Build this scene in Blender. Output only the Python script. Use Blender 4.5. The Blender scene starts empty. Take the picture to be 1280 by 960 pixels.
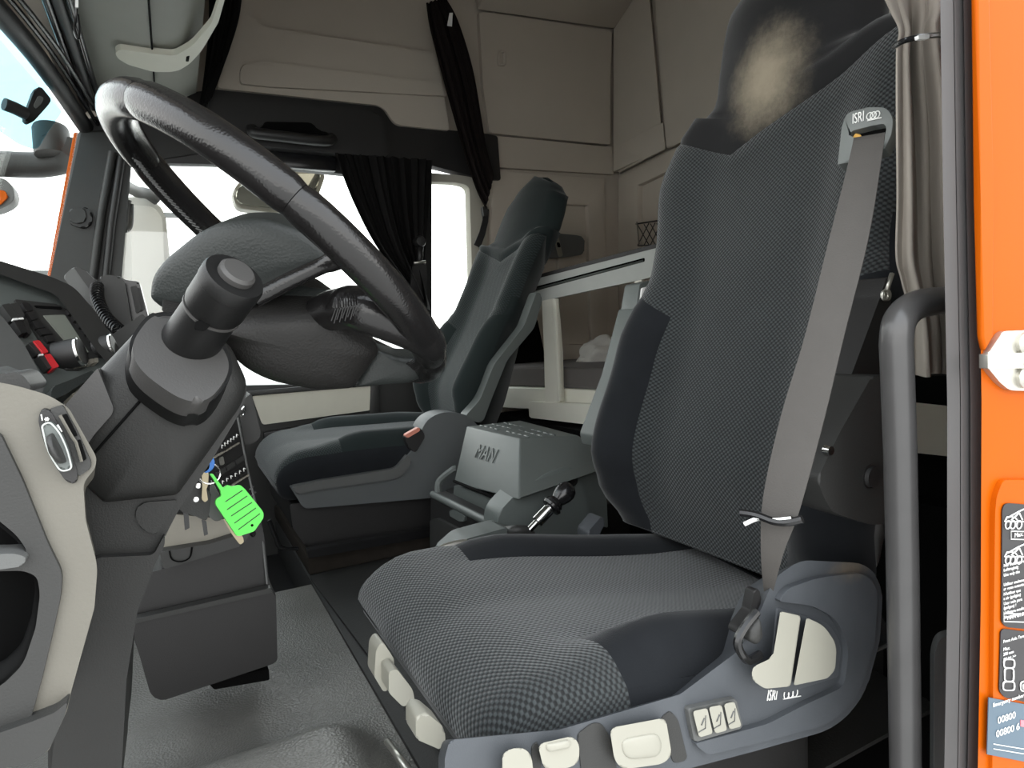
import bpy, bmesh, math, random
from mathutils import Vector as V, Matrix, noise
random.seed(4)
S = bpy.context.scene
COL = S.collection
PI = math.pi

# ------------------------------------------------------------------ camera
FPX = 800.0
yaw, pitch, roll = (math.radians(a) for a in (27.7, -5.0, 2.8))
CAM = V((0, 0, .80))
fw = V((math.sin(yaw)*math.cos(pitch), math.cos(yaw)*math.cos(pitch), math.sin(pitch)))
rt0 = V((math.cos(yaw), -math.sin(yaw), 0)); up0 = rt0.cross(fw)
rt = rt0*math.cos(roll) - up0*math.sin(roll)
up = up0*math.cos(roll) + rt0*math.sin(roll)
cd = bpy.data.cameras.new('camera'); co = bpy.data.objects.new('camera', cd); COL.objects.link(co)
cd.sensor_width = 36; cd.lens = FPX/1280*36; cd.clip_start = .02; cd.clip_end = 400
co.matrix_world = Matrix(((rt.x, up.x, -fw.x, CAM.x), (rt.y, up.y, -fw.y, CAM.y), (rt.z, up.z, -fw.z, CAM.z), (0, 0, 0, 1)))
S.camera = co
# ------------------------------------------------------------------ sky and exposure
w = bpy.data.worlds.new('world'); S.world = w; w.use_nodes = True
nt = w.node_tree; bg = nt.nodes['Background']
tc = nt.nodes.new('ShaderNodeTexCoord'); sx = nt.nodes.new('ShaderNodeSeparateXYZ')
rp = nt.nodes.new('ShaderNodeValToRGB')
rp.color_ramp.elements[0].position = 0.0; rp.color_ramp.elements[0].color = (1, .99, .96, 1)
rp.color_ramp.elements[1].position = 1.0; rp.color_ramp.elements[1].color = (.86, .93, 1, 1)
nt.links.new(tc.outputs['Generated'], sx.inputs[0]); nt.links.new(sx.outputs['Z'], rp.inputs[0])
nt.links.new(rp.outputs[0], bg.inputs[0]); bg.inputs[1].default_value = 3.6
S.view_settings.view_transform = 'Standard'; S.view_settings.look = 'None'
S.view_settings.gamma = 1; S.view_settings.use_curve_mapping = False
S.view_settings.exposure = 0.15

# ------------------------------------------------------------------ pixel ray -> point on a real plane
def W(x, y, X=None, Y=None, Z=None, pl=None):
    r = fw + rt*((x-640)/FPX) - up*((y-480)/FPX)
    if X is not None: t = (X-CAM.x)/r.x
    elif Y is not None: t = (Y-CAM.y)/r.y
    elif Z is not None: t = (Z-CAM.z)/r.z
    else:
        p0, n = pl; t = (V(p0)-CAM).dot(V(n))/r.dot(V(n))
    return CAM + r*t

def rnd(pts, r, n=4):
    """round the corners of a polygon (3-d or 2-d); r = number or list"""
    out = []; N = len(pts)
    for i, p in enumerate(pts):
        rr = r[i] if isinstance(r, (list, tuple)) else r
        p = V(p); a = V(pts[i-1])-p; b = V(pts[(i+1) % N])-p
        if rr <= 0: out.append(p); continue
        d = min(rr, a.length*.48, b.length*.48); a = p+a.normalized()*d; b = p+b.normalized()*d
        for k in range(n+1):
            t = k/n; out.append(a*(1-t)**2+p*2*t*(1-t)+b*t*t)
    return out

def PX(pts, r=0, n=4, **k):
    """pixel outline [(x,y) or (x,y,radius)] -> rounded outline on a plane"""
    p2 = [V((p[0], p[1], 0)) for p in pts]; rr = [p[2] if len(p) > 2 else r for p in pts]
    return [W(p.x, p.y, **k) for p in rnd(p2, rr, n)]

# ------------------------------------------------------------------ materials
def lin(r, g, b):
    f = lambda c: (c/255/12.92 if c/255 < .04045 else ((c/255+.055)/1.055)**2.4)
    return (f(r), f(g), f(b))

def mat(name, c, rough=.5, metal=0, var=.12, vs=18, bump=0, bs=400, spec=.5, emit=None, kind='noise', sheen=0):
    m = bpy.data.materials.new(name); m.use_nodes = True; t = m.node_tree; b = t.nodes['Principled BSDF']
    b.inputs['Roughness'].default_value = rough; b.inputs['Metallic'].default_value = metal
    b.inputs['Specular IOR Level'].default_value = spec
    if sheen: b.inputs['Sheen Weight'].default_value = sheen; b.inputs['Sheen Roughness'].default_value = .4
    tcn = t.nodes.new('ShaderNodeTexCoord')
    nz = t.nodes.new('ShaderNodeTexNoise'); nz.inputs['Scale'].default_value = vs; nz.inputs['Detail'].default_value = 5
    t.links.new(tcn.outputs['Object'], nz.inputs['Vector'])
    mx = t.nodes.new('ShaderNodeMix'); mx.data_type = 'RGBA'
    mx.inputs[6].default_value = (*[v*(1-var) for v in c], 1); mx.inputs[7].default_value = (*[min(1, v*(1+var)) for v in c], 1)
    t.links.new(nz.outputs['Fac'], mx.inputs[0]); t.links.new(mx.outputs[2], b.inputs['Base Color'])
    m['col'] = 1
    if bump:
        bn = t.nodes.new('ShaderNodeBump'); bn.inputs['Strength'].default_value = bump; bn.inputs['Distance'].default_value = .001
        if kind == 'grain':
            n2 = t.nodes.new('ShaderNodeTexVoronoi'); n2.inputs['Scale'].default_value = bs; o = n2.outputs['Distance']
        else:
            n2 = t.nodes.new('ShaderNodeTexNoise'); n2.inputs['Scale'].default_value = bs; n2.inputs['Detail'].default_value = 3; o = n2.outputs['Fac']
        t.links.new(tcn.outputs['Object'], n2.inputs['Vector'])
        t.links.new(o, bn.inputs['Height']); t.links.new(bn.outputs[0], b.inputs['Normal'])
    return m

def fabric(name, c0, c1, pu, pv):
    """woven cloth with rows of little raised lozenges"""
    m = bpy.data.materials.new(name); m.use_nodes = True; t = m.node_tree; b = t.nodes['Principled BSDF']; L = t.links
    b.inputs['Roughness'].default_value = .85; b.inputs['Specular IOR Level'].default_value = .25
    b.inputs['Sheen Weight'].default_value = .25; b.inputs['Sheen Roughness'].default_value = .5
    uv = t.nodes.new('ShaderNodeUVMap'); uv.uv_map = 'cloth'
    sp = t.nodes.new('ShaderNodeSeparateXYZ'); L.new(uv.outputs[0], sp.inputs[0])
    def math_(op, a, bb=None):
        n = t.nodes.new('ShaderNodeMath'); n.operation = op
        for i, v in enumerate((a, bb)):
            if v is None: continue
            if isinstance(v, (int, float)): n.inputs[i].default_value = v
            else: L.new(v, n.inputs[i])
        return n.outputs[0]
    a = math_('COSINE', math_('MULTIPLY', sp.outputs[0], 2*PI/pu/1.0))
    d = math_('COSINE', math_('MULTIPLY', sp.outputs[1], 2*PI/pv/1.0))
    h = math_('MULTIPLY', a, d)
    h = math_('ADD', math_('MULTIPLY', h, .5), .5)
    rr = t.nodes.new('ShaderNodeValToRGB'); rr.color_ramp.elements[0].position = .35; rr.color_ramp.elements[1].position = .75
    rr.color_ramp.elements[0].color = (*c0, 1); rr.color_ramp.elements[1].color = (*c1, 1); L.new(h, rr.inputs[0])
    nz = t.nodes.new('ShaderNodeTexNoise'); nz.inputs['Scale'].default_value = 9; nz.inputs['Detail'].default_value = 6
    tcn = t.nodes.new('ShaderNodeTexCoord'); L.new(tcn.outputs['Object'], nz.inputs['Vector'])
    mx = t.nodes.new('ShaderNodeMix'); mx.data_type = 'RGBA'; mx.blend_type = 'MULTIPLY'; mx.inputs[0].default_value = .35
    L.new(rr.outputs[0], mx.inputs[6]); L.new(nz.outputs['Fac'], mx.inputs[7]); L.new(mx.outputs[2], b.inputs['Base Color'])
    bn = t.nodes.new('ShaderNodeBump'); bn.inputs['Strength'].default_value = .8; bn.inputs['Distance'].default_value = .0015
    L.new(h, bn.inputs['Height']); L.new(bn.outputs[0], b.inputs['Normal'])
    return m

def dusty(name, c, dust, centre, rad, stretch):
    """velour with a worn, dusty patch round `centre` (object space)"""
    m = mat(name, c, .9, var=.2, bump=.25, bs=900, spec=.2, sheen=.3); t = m.node_tree; L = t.links
    b = t.nodes['Principled BSDF']; src = b.inputs['Base Color'].links[0].from_socket
    tcn = t.nodes.new('ShaderNodeTexCoord'); mp = t.nodes.new('ShaderNodeMapping'); mp.vector_type = 'POINT'
    mp.inputs['Location'].default_value = [-a*s for a, s in zip(centre, stretch)]; mp.inputs['Scale'].default_value = stretch
    L.new(tcn.outputs['Object'], mp.inputs[0])
    ln = t.nodes.new('ShaderNodeVectorMath'); ln.operation = 'LENGTH'; L.new(mp.outputs[0], ln.inputs[0])
    nz = t.nodes.new('ShaderNodeTexNoise'); nz.inputs['Scale'].default_value = 25; nz.inputs['Detail'].default_value = 9; nz.inputs['Roughness'].default_value = .75
    L.new(tcn.outputs['Object'], nz.inputs['Vector'])
    ad = t.nodes.new('ShaderNodeMath'); ad.operation = 'MULTIPLY_ADD'; L.new(nz.outputs['Fac'], ad.inputs[0]); ad.inputs[1].default_value = rad*.9; L.new(ln.outputs['Value'], ad.inputs[2])
    mr = t.nodes.new('ShaderNodeMapRange'); mr.interpolation_type = 'SMOOTHSTEP'
    mr.inputs[1].default_value = rad*.45; mr.inputs[2].default_value = rad*1.7; mr.inputs[3].default_value = .95; mr.inputs[4].default_value = 0
    L.new(ad.outputs[0], mr.inputs[0])
    mx = t.nodes.new('ShaderNodeMix'); mx.data_type = 'RGBA'; mx.inputs[7].default_value = (*dust, 1)
    L.new(mr.outputs[0], mx.inputs[0]); L.new(src, mx.inputs[6]); L.new(mx.outputs[2], b.inputs['Base Color'])
    return m

def glass(name, tint, gloss=.07):
    m = bpy.data.materials.new(name); m.use_nodes = True; t = m.node_tree; t.nodes.remove(t.nodes['Principled BSDF'])
    tr = t.nodes.new('ShaderNodeBsdfTransparent'); tr.inputs[0].default_value = (*tint, 1)
    gl = t.nodes.new('ShaderNodeBsdfGlossy'); gl.inputs['Roughness'].default_value = .03
    mx = t.nodes.new('ShaderNodeMixShader'); mx.inputs[0].default_value = gloss
    t.links.new(tr.outputs[0], mx.inputs[1]); t.links.new(gl.outputs[0], mx.inputs[2])
    t.links.new(mx.outputs[0], t.nodes['Material Output'].inputs[0])
    return m

M = {}
M['dark'] = mat('dark_plastic', lin(50, 50, 49), .48, bump=.25, bs=700, spec=.35)
M['black'] = mat('black_plastic', lin(30, 29, 29), .5, bump=.2, bs=700)
M['gloss_black'] = mat('gloss_black', lin(26, 26, 27), .22)
M['void'] = mat('shade_and_joint_black', lin(9, 9, 9), .9, spec=.1)  # near-black puts the shade of pockets into colour; also seams and small black parts
M['grey'] = mat('grey_plastic', lin(84, 85, 84), .5, bump=.2, bs=600)
M['seat_grey'] = mat('seat_shell_grey', lin(77, 80, 84), .5, bump=.2, bs=600, var=.06)
M['console_grey'] = mat('console_grey', lin(88, 93, 91), .45, bump=.2, bs=600, var=.06)
M['beige'] = mat('beige_plastic', lin(126, 122, 112), .5, bump=.2, bs=500, var=.08)
M['end_beige'] = mat('end_panel_beige', lin(98, 95, 87), .5, bump=.2, bs=500, var=.08)
M['cowl'] = mat('cowl_plastic', lin(35, 35, 34), .45, bump=.25, bs=700, var=.2, spec=.3)
M['stalk'] = mat('stalk_plastic', lin(19, 19, 19), .42, bump=.1, bs=700, spec=.3)
M['grey_boot'] = mat('boot_grey', lin(60, 59, 58), .5, bump=.15, bs=600)
M['knob'] = mat('pale_control_plastic', lin(150, 148, 137), .42, var=.05)
M['cream'] = mat('cream_bunk_plastic', lin(236, 235, 222), .45, var=.04)
M['lining'] = mat('cab_lining', lin(184, 175, 163), .9, var=.05, vs=8, bump=.4, bs=300, spec=.2)
M['insert'] = mat('door_insert_cloth', lin(205, 202, 188), .8, var=.05)
M['guide'] = mat('belt_guide_grey', lin(108, 112, 110), .5, var=.05)
M['velour'] = mat('black_velour', lin(27, 29, 32), .9, var=.35, vs=14, bump=.35, bs=900, spec=.15, sheen=.2)
M['velour_p'] = mat('passenger_velour', lin(30, 37, 37), .9, var=.2, vs=10, bump=.2, bs=900, spec=.2, sheen=.2)
M['cloth_black'] = mat('black_curtain_cloth', lin(26, 25, 25), .95, var=.1, spec=.1)
M['cloth_brown'] = mat('dark_curtain_cloth', lin(34, 29, 28), .95, var=.1, spec=.1)
M['cloth_grey'] = mat('grey_curtain_cloth', lin(154, 147, 138), .95, var=.06, bump=.2, bs=900, spec=.1)
M['leather'] = mat('wheel_leather', lin(25, 24, 24), .22, var=.3, vs=14, bump=.14, bs=420, kind='grain', spec=.5)
M['hub'] = mat('hub_plastic', lin(43, 46, 45), .45, var=.15, bump=.3, bs=420, kind='grain', spec=.35)
M['rubber'] = mat('rubber_floor', lin(112, 111, 107), .34, var=.3, vs=7, bump=1.0, bs=240, kind='grain')
M['mat'] = mat('floor_mat_rubber', lin(44, 44, 43), .6, var=.2, vs=9, bump=.4, bs=300, kind='grain')
M['carpet'] = mat('dark_brown_carpet', lin(48, 44, 40), .95, var=.3, vs=30, bump=.6, bs=250, spec=.1)
M['rail'] = mat('painted_handrail', lin(66, 65, 65), .3, var=.2, vs=30)
M['seal'] = mat('rubber_seal', lin(92, 90, 90), .55, var=.12, vs=12, bump=.2, bs=200)
M['seal_dark'] = mat('dark_rubber_seal', lin(58, 56, 56), .6, var=.2, vs=10)
M['orange'] = mat('orange_paint', (.44, .082, .002), .38, var=.03, spec=.08)
M['steel'] = mat('zinc_steel', lin(196, 194, 186), .34, metal=.85, var=.1, vs=25)
M['chrome'] = mat('bright_metal', lin(210, 210, 208), .18, metal=1, var=.03)
M['belt'] = mat('belt_webbing', lin(74, 71, 68), .75, var=.08, vs=40, bump=.4, bs=600)
M['mattress'] = mat('mattress_cloth', lin(98, 94, 92), .95, var=.08, bump=.3, bs=500)
M['white_cloth'] = mat('pale_cloth', lin(190, 188, 182), .9, var=.08)
M['red'] = mat('red_switch', lin(200, 46, 52), .4, var=.04)
M['red_soft'] = mat('faded_red_button', lin(205, 130, 112), .5, var=.04)
M['green'] = mat('green_tag', lin(92, 226, 84), .45, var=.02)
M['blue'] = mat('blue_key_head', lin(50, 120, 205), .4, var=.04)
M['brass'] = mat('key_metal', lin(150, 140, 118), .35, metal=.9, var=.15)
M['ink'] = mat('black_print', lin(28, 28, 28), .5, var=0)
M['white'] = mat('white_print', lin(235, 235, 232), .5, var=0)
M['sticker_black'] = mat('black_sticker', lin(34, 32, 34), .4, var=.25, vs=20)
M['sticker_blue'] = mat('blue_grey_sticker', lin(76, 94, 108), .4, var=.08)
M['pink'] = mat('pink_print', lin(230, 120, 130), .5, var=0)
M['amber'] = mat('amber_plastic', lin(215, 165, 80), .4, var=.04)
M['screen'] = mat('dead_grey_screen', lin(120, 124, 116), .15, var=.1, vs=6)
M['pane'] = glass('clear_pane', (.96, .98, .97), .05)
M['tint'] = glass('blue_tinted_acrylic', (.52, .70, .76), .06)
M['mirror'] = mat('mirror_face', lin(190, 188, 175), .05, metal=.9, var=.1)
M['concrete'] = mat('yard_concrete', lin(190, 188, 184), .9, var=.1, vs=.6)
M['foliage'] = mat('foliage', lin(90, 110, 60), .8, var=.4, vs=3)
M['facade'] = mat('pale_facade', lin(215, 212, 205), .9, var=.05)
M['seat_cloth'] = fabric('driver_seat_cloth', lin(28, 30, 31), lin(65, 70, 71), .0080, .0072)
M['pass_cloth'] = fabric('passenger_seat_cloth', lin(24, 31, 31), lin(44, 54, 54), .0085, .0078)
M['board'] = mat('grab_board_grey', lin(178, 182, 178), .5, var=.06)
M['cheek'] = mat('console_cheek', lin(96, 102, 100), .45, var=.06)
M['dark2'] = mat('hub_bowl_plastic', lin(34, 33, 32), .45, bump=.3, bs=420, kind='grain', spec=.3)
M['locker'] = mat('locker_plastic', lin(128, 128, 120), .6, var=.06)
M['strap'] = mat('strap_plastic', lin(190, 188, 174), .5, var=.05)
M['seat_grey2'] = mat('far_seat_shell', lin(84, 87, 88), .5, var=.06)
M['cream_lining'] = mat('window_surround', lin(170, 166, 154), .8, var=.05)

# ------------------------------------------------------------------ objects
def tag(o, label, cat, group=None, kind=None):
    o['label'] = label; o['category'] = cat
    if group: o['group'] = group
    if kind: o['kind'] = kind
    return o

def struct(o, label=None):
    o['kind'] = 'structure'
    if label: o['label'] = label
    return o

def thing(name, label, cat, loc, group=None):
    o = bpy.data.objects.new(name, None); COL.objects.link(o); o.location = loc; o.empty_display_size = .05
    return tag(o, label, cat, group)

def finish(name, bm, m, parent=None, ang=38, recentre=True):
    bmesh.ops.recalc_face_normals(bm, faces=bm.faces)
    lim = math.radians(ang)
    for f in bm.faces: f.smooth = len(f.verts) < 5
    for e in bm.edges:
        if len(e.link_faces) == 2 and e.calc_face_angle(0) > lim: e.smooth = False
    c = V((0, 0, 0))
    if recentre and bm.verts:
        xs = [v.co for v in bm.verts]
        c = V(((min(p.x for p in xs)+max(p.x for p in xs))/2, (min(p.y for p in xs)+max(p.y for p in xs))/2, min(p.z for p in xs)))
        for v in bm.verts: v.co -= c
    me = bpy.data.meshes.new(name); bm.to_mesh(me); bm.free()
    for mm in (m if isinstance(m, (list, tuple)) else [m]): me.materials.append(mm)
    o = bpy.data.objects.new(name, me); COL.objects.link(o); o.location = c
    if parent is not None:
        o.parent = parent
        base = V((0, 0, 0)); q = parent
        while q is not None: base += q.location; q = q.parent
        o.location = c - base
    return o

def b_prism(bm, pts, off, bevel=0, seg=2):
    """outline pts and its copy moved by off, closed; bevels the rims only"""
    off = V(off); n = len(pts)
    a = [bm.verts.new(p) for p in pts]; b = [bm.verts.new(V(p)+off) for p in pts]
    fs = [bm.faces.new(a), bm.faces.new(b[::-1])]
    for i in range(n): fs.append(bm.faces.new((a[i], b[i], b[(i+1) % n], a[(i+1) % n])))
    if bevel:
        es = set()
        for f in fs[:2]: es.update(f.edges)
        for i in range(n):
            d1 = (V(pts[i])-V(pts[i-1])); d2 = (V(pts[(i+1) % n])-V(pts[i]))
            if d1.length and d2.length and d1.angle(d2) > .6:
                e = bm.edges.get((a[i], b[i]))
                if e: es.add(e)
        bmesh.ops.bevel(bm, geom=list(es), offset=bevel, segments=seg, profile=.5, affect='EDGES', clamp_overlap=True)

def prism(name, pts, off, m, parent=None, bevel=0, seg=2, **k):
    bm = bmesh.new(); b_prism(bm, pts, off, bevel, seg); return finish(name, bm, m, parent, **k)

def ring(name, outer, inner, off, m, parent=None, bevel=0):
    bm = bmesh.new(); off = V(off); n = len(outer)
    o0 = [bm.verts.new(p) for p in outer]; i0 = [bm.verts.new(p) for p in inner]
    o1 = [bm.verts.new(V(p)+off) for p in outer]; i1 = [bm.verts.new(V(p)+off) for p in inner]
    rim = []
    for k in range(n):
        j = (k+1) % n
        bm.faces.new((o0[k], o0[j], i0[j], i0[k])); bm.faces.new((o1[k], i1[k], i1[j], o1[j]))
        bm.faces.new((o0[k], o1[k], o1[j], o0[j])); bm.faces.new((i0[k], i0[j], i1[j], i1[k]))
    if bevel:
        es = [e for e in bm.edges if (e.verts[0] in o0 and e.verts[1] in o0) or (e.verts[0] in i0 and e.verts[1] in i0)]
        bmesh.ops.bevel(bm, geom=es, offset=bevel, segments=2, profile=.5, affect='EDGES', clamp_overlap=True)
    return finish(name, bm, m, parent)

def resample(pts, n, closed=True):
    pts = [V(p) for p in pts]; q = pts+([pts[0]] if closed else [])
    L = [0]
    for a, b in zip(q, q[1:]): L.append(L[-1]+(b-a).length)
    out = []; j = 0
    for k in range(n):
        s = L[-1]*k/(n if closed else n-1)
        while j < len(L)-2 and L[j+1] < s: j += 1
        t = (s-L[j])/max(1e-9, L[j+1]-L[j]); out.append(q[j].lerp(q[j+1], min(1, t)))
    return out

def smooth_path(pts, n, closed=False):
    """Catmull-Rom through pts"""
    pts = [V(p) for p in pts]; N = len(pts); out = []
    segs = N if closed else N-1
    for s in range(segs):
        g = lambda i: pts[i % N] if closed else pts[max(0, min(N-1, i))]
        p0, p1, p2, p3 = g(s-1), g(s), g(s+1), g(s+2)
        for k in range(n):
            t = k/n
            out.append(.5*((2*p1)+(p2-p0)*t+(2*p0-5*p1+4*p2-p3)*t*t+(3*p1-p0-3*p2+p3)*t**3))
    if not closed: out.append(pts[-1])
    return out

def b_tube(bm, pts, r, n=10, closed=False, flat=1.0, ref=None, cap=True):
    pts = [V(p) for p in pts]; N = len(pts); rings = []; prev = None
    for i, p in enumerate(pts):
        a = pts[(i-1) % N] if (closed or i) else p; b = pts[(i+1) % N] if (closed or i < N-1) else p
        t = (b-a).normalized()
        if ref is not None: u = V(ref)-t*V(ref).dot(t)
        elif prev is None: u = t.orthogonal()
        else: u = prev-t*prev.dot(t)
        u.normalize(); prev = u; v = t.cross(u)
        rr = r[i] if isinstance(r, (list, tuple)) else r
        rings.append([bm.verts.new(p+u*(rr*math.cos(2*PI*k/n))+v*(rr*flat*math.sin(2*PI*k/n))) for k in range(n)])
    for i in range(N if closed else N-1):
        A, B = rings[i], rings[(i+1) % N]
        for k in range(n): bm.faces.new((A[k], A[(k+1) % n], B[(k+1) % n], B[k]))
    if cap and not closed: bm.faces.new(rings[0][::-1]); bm.faces.new(rings[-1])

def tube(name, pts, r, m, parent=None, n=10, **k):
    bm = bmesh.new(); b_tube(bm, pts, r, n, **k); return finish(name, bm, m, parent)

def b_lathe(bm, prof, org, axis, n=28):
    """prof: [(radius, height along axis)]"""
    org = V(org); ax = V(axis).normalized(); u = ax.orthogonal().normalized(); v = ax.cross(u); rings = []
    for r, h in prof:
        if r < 1e-6: rings.append([bm.verts.new(org+ax*h)])
        else: rings.append([bm.verts.new(org+ax*h+(u*math.cos(2*PI*k/n)+v*math.sin(2*PI*k/n))*r) for k in range(n)])
    for A, B in zip(rings, rings[1:]):
        for k in range(n):
            a0, a1 = A[k % len(A)], A[(k+1) % len(A)]; b0, b1 = B[k % len(B)], B[(k+1) % len(B)]
            q = []
            for x in (a0, a1, b1, b0):
                if x not in q: q.append(x)
            if len(q) > 2: bm.faces.new(q)
    if len(rings[0]) > 1: bm.faces.new(rings[0][::-1])
    if len(rings[-1]) > 1: bm.faces.new(rings[-1])

def lathe(name, prof, org, axis, m, parent=None, n=28):
    bm = bmesh.new(); b_lathe(bm, prof, org, axis, n); return finish(name, bm, m, parent)

def b_pillow(bm, pts, nrm, bulge, depth, k=6, centre=None, power=1.0):
    """outline that swells towards nrm by bulge and has its back depth behind"""
    nrm = V(nrm).normalized(); N = len(pts); c = V(centre) if centre is not None else sum((V(p) for p in pts), V())/N
    back = [bm.verts.new(V(p)-nrm*depth) for p in pts]; bm.faces.new(back[::-1]); prev = back
    for i in range(k):
        a = PI/2*i/k; s = math.cos(a)**power; h = bulge*math.sin(a)
        cur = [bm.verts.new(c+(V(p)-c)*s+nrm*h) for p in pts]
        for q in range(N): bm.faces.new((prev[q], prev[(q+1) % N], cur[(q+1) % N], cur[q]))
        prev = cur
    tip = bm.verts.new(c+nrm*bulge)
    for q in range(N): bm.faces.new((prev[q], prev[(q+1) % N], tip))

def pillow(name, pts, nrm, bulge, depth, m, parent=None, **k):
    bm = bmesh.new(); b_pillow(bm, pts, nrm, bulge, depth, **k); return finish(name, bm, m, parent, ang=50)

def b_box(bm, lo, hi, bevel=0, seg=2):
    lo, hi = V(lo), V(hi)
    b_prism(bm, [(lo.x, lo.y, lo.z), (hi.x, lo.y, lo.z), (hi.x, hi.y, lo.z), (lo.x, hi.y, lo.z)], (0, 0, hi.z-lo.z), bevel, seg)

def box(name, lo, hi, m, parent=None, bevel=0, seg=2):
    bm = bmesh.new(); b_box(bm, lo, hi, bevel, seg); return finish(name, bm, m, parent)

def loft(name, rings, m, parent=None, cap=True, ang=45, recentre=True):
    bm = bmesh.new(); R = [[bm.verts.new(p) for p in r] for r in rings]; n = len(R[0])
    for A, B in zip(R, R[1:]):
        for k in range(n): bm.faces.new((A[k], A[(k+1) % n], B[(k+1) % n], B[k]))
    if cap: bm.faces.new(R[0][::-1]); bm.faces.new(R[-1])
    return finish(name, bm, m, parent, ang=ang, recentre=recentre)

def sheet(name, grid, m, parent=None, thick=0.0015, nrm=None):
    """cloth sheet: grid of points (rows x cols) with a little thickness along nrm (default: face normals)"""
    bm = bmesh.new(); R = [[bm.verts.new(p) for p in r] for r in grid]
    for A, B in zip(R, R[1:]):
        for k in range(len(A)-1): bm.faces.new((A[k], A[k+1], B[k+1], B[k]))
    bmesh.ops.recalc_face_normals(bm, faces=bm.faces)
    bmesh.ops.solidify(bm, geom=list(bm.faces), thickness=thick)
    return finish(name, bm, m, parent, ang=70)

def text(name, s, size, org, right, upv, m, parent=None, ext=.0003, shear=0, align='LEFT', sx=1):
    cu = bpy.data.curves.new(name, 'FONT'); cu.body = s; cu.size = size; cu.extrude = ext; cu.shear = shear; cu.align_x = align
    cu.resolution_u = 3
    tmp = bpy.data.objects.new('tmp_text', cu); COL.objects.link(tmp)
    dg = bpy.context.evaluated_depsgraph_get(); me = bpy.data.meshes.new_from_object(tmp.evaluated_get(dg))
    bpy.data.objects.remove(tmp)
    r = V(right).normalized(); u = V(upv); u = (u-r*u.dot(r)).normalized(); n = r.cross(u)
    mt = Matrix(((r.x*sx, u.x, n.x, org[0]), (r.y*sx, u.y, n.y, org[1]), (r.z*sx, u.z, n.z, org[2]), (0, 0, 0, 1)))
    bm = bmesh.new(); bm.from_mesh(me); bm.transform(mt); bpy.data.meshes.remove(me)
    return finish(name, bm, m, parent)

def cut(o, pts, off, m):
    """sink a pocket into mesh object o: outline pts pushed along off; the pocket walls take material m"""
    c = prism('cutter', pts, off, m)
    md = o.modifiers.new('pocket', 'BOOLEAN'); md.operation = 'DIFFERENCE'; md.object = c; md.solver = 'EXACT'; md.material_mode = 'TRANSFER'
    bpy.context.view_layer.update()
    dg = bpy.context.evaluated_depsgraph_get(); me = bpy.data.meshes.new_from_object(o.evaluated_get(dg), depsgraph=dg)
    for f in me.polygons: f.use_smooth = len(f.vertices) < 5
    o.modifiers.clear(); old = o.data; o.data = me; bpy.data.meshes.remove(old)
    cm = c.data; bpy.data.objects.remove(c); bpy.data.meshes.remove(cm)
def rayo(x, y, d):
    """offset of length d pointing from the eye through a pixel, so that a slab shows no long flank"""
    return (W(x, y, Y=1)-CAM).normalized()*d
def lerp(a, b, t): return a+(b-a)*t
def interp(tab, x):
    if x <= tab[0][0]: return tab[0][1]
    for (a, p), (b, q) in zip(tab, tab[1:]):
        if x <= b:
            t = (x-a)/(b-a); t = t*t*(3-2*t); return p+(q-p)*t
    return tab[-1][1]
def sstep(a, b, x):
    t = max(0, min(1, (x-a)/(b-a))); return t*t*(3-2*t)
AWAY = V((0, 1, 0))
#==BODY==
# ================================================================== THE SETTING
YD = 2.5                     # inner face of the passenger side
dY = lambda d: V((0, d, 0))
# ground outside, floor, roof, walls
struct(prism('floor', [(-150, -150, -1.35), (150, -150, -1.35), (150, 250, -1.35), (-150, 250, -1.35)], (0, 0, -.2), M['concrete']))
struct(box('floor', (-.75, .34, -.06), (2.05, 2.56, -.002), M['black']))
struct(box('ceiling', (-.45, .34, 2.22), (2.1, 2.6, 2.27), M['lining']))
struct(box('wall_rear', (1.96, .34, 0), (2.02, 2.6, 2.22), M['lining']))
struct(box('wall_left', (.98, .33, -.3), (1.96, .37, 2.22), M['lining']))
struct(box('wall_left', (-.5, .33, 1.52), (.98, .37, 2.22), M['lining']))
struct(box('wall_front', (-.8, .2, -.3), (-.72, 2.6, .9), M['dark']))
struct(prism('wall_front', [(-.40, .34, 1.62), (-.225, 2.55, 1.57), (-.20, 2.55, 1.60), (-.37, .34, 1.64)], (0, 0, .62), M['lining']))
struct(box('wall_right', (-.72, YD+.05, -.3), (2.0, YD+.1, .50), M['dark']))
struct(box('wall_right', (-.19, YD+.06, 1.52), (2.0, YD+.1, 2.22), M['lining']))

# ---- passenger door with its opening window
door = struct(prism('door_1', PX([(60, 487), (495, 478), (530, 476), (530, 760), (60, 760)], Y=YD), dY(.05), M['dark'], bevel=.006))
bm = bmesh.new()
b_prism(bm, PX([(315, 495), (465, 482), (464, 512.7), (328, 531)], r=3, Y=YD-.012), dY(.012), .003)
struct(finish('door_insert', bm, M['insert'], door))
b = prism('door_ledge', PX([(300, 490), (470, 475), (470, 482), (300, 496)], Y=YD-.02), dY(.03), M['dark'], door, bevel=.003); b['kind'] = 'structure'
b = prism('door_pocket_lip', PX([(330, 541), (465, 517), (465, 524), (330, 549)], Y=YD-.03), dY(.03), M['black'], door, bevel=.003); b['kind'] = 'structure'
b = prism('door_edge_trim', PX([(464, 480), (474, 479), (474, 530), (462, 530)], Y=YD-.02), dY(.03), M['dark'], door, bevel=.003); b['kind'] = 'structure'
win = struct(ring('window_1', PX([(130, 180), (330, 190), (540, 208), (540, 476), (330, 492), (122, 500)], Y=YD-.005),
                  PX([(158, 203), (330, 207), (529, 228), (529, 470), (330, 484), (142, 494)], Y=YD-.005), dY(.04), M['black'], bevel=.004))
struct(prism('pane', PX([(158, 203), (330, 207), (529, 228), (529, 472), (330, 486), (142, 494)], Y=YD+.02), dY(.004), M['pane'], win))
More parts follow.
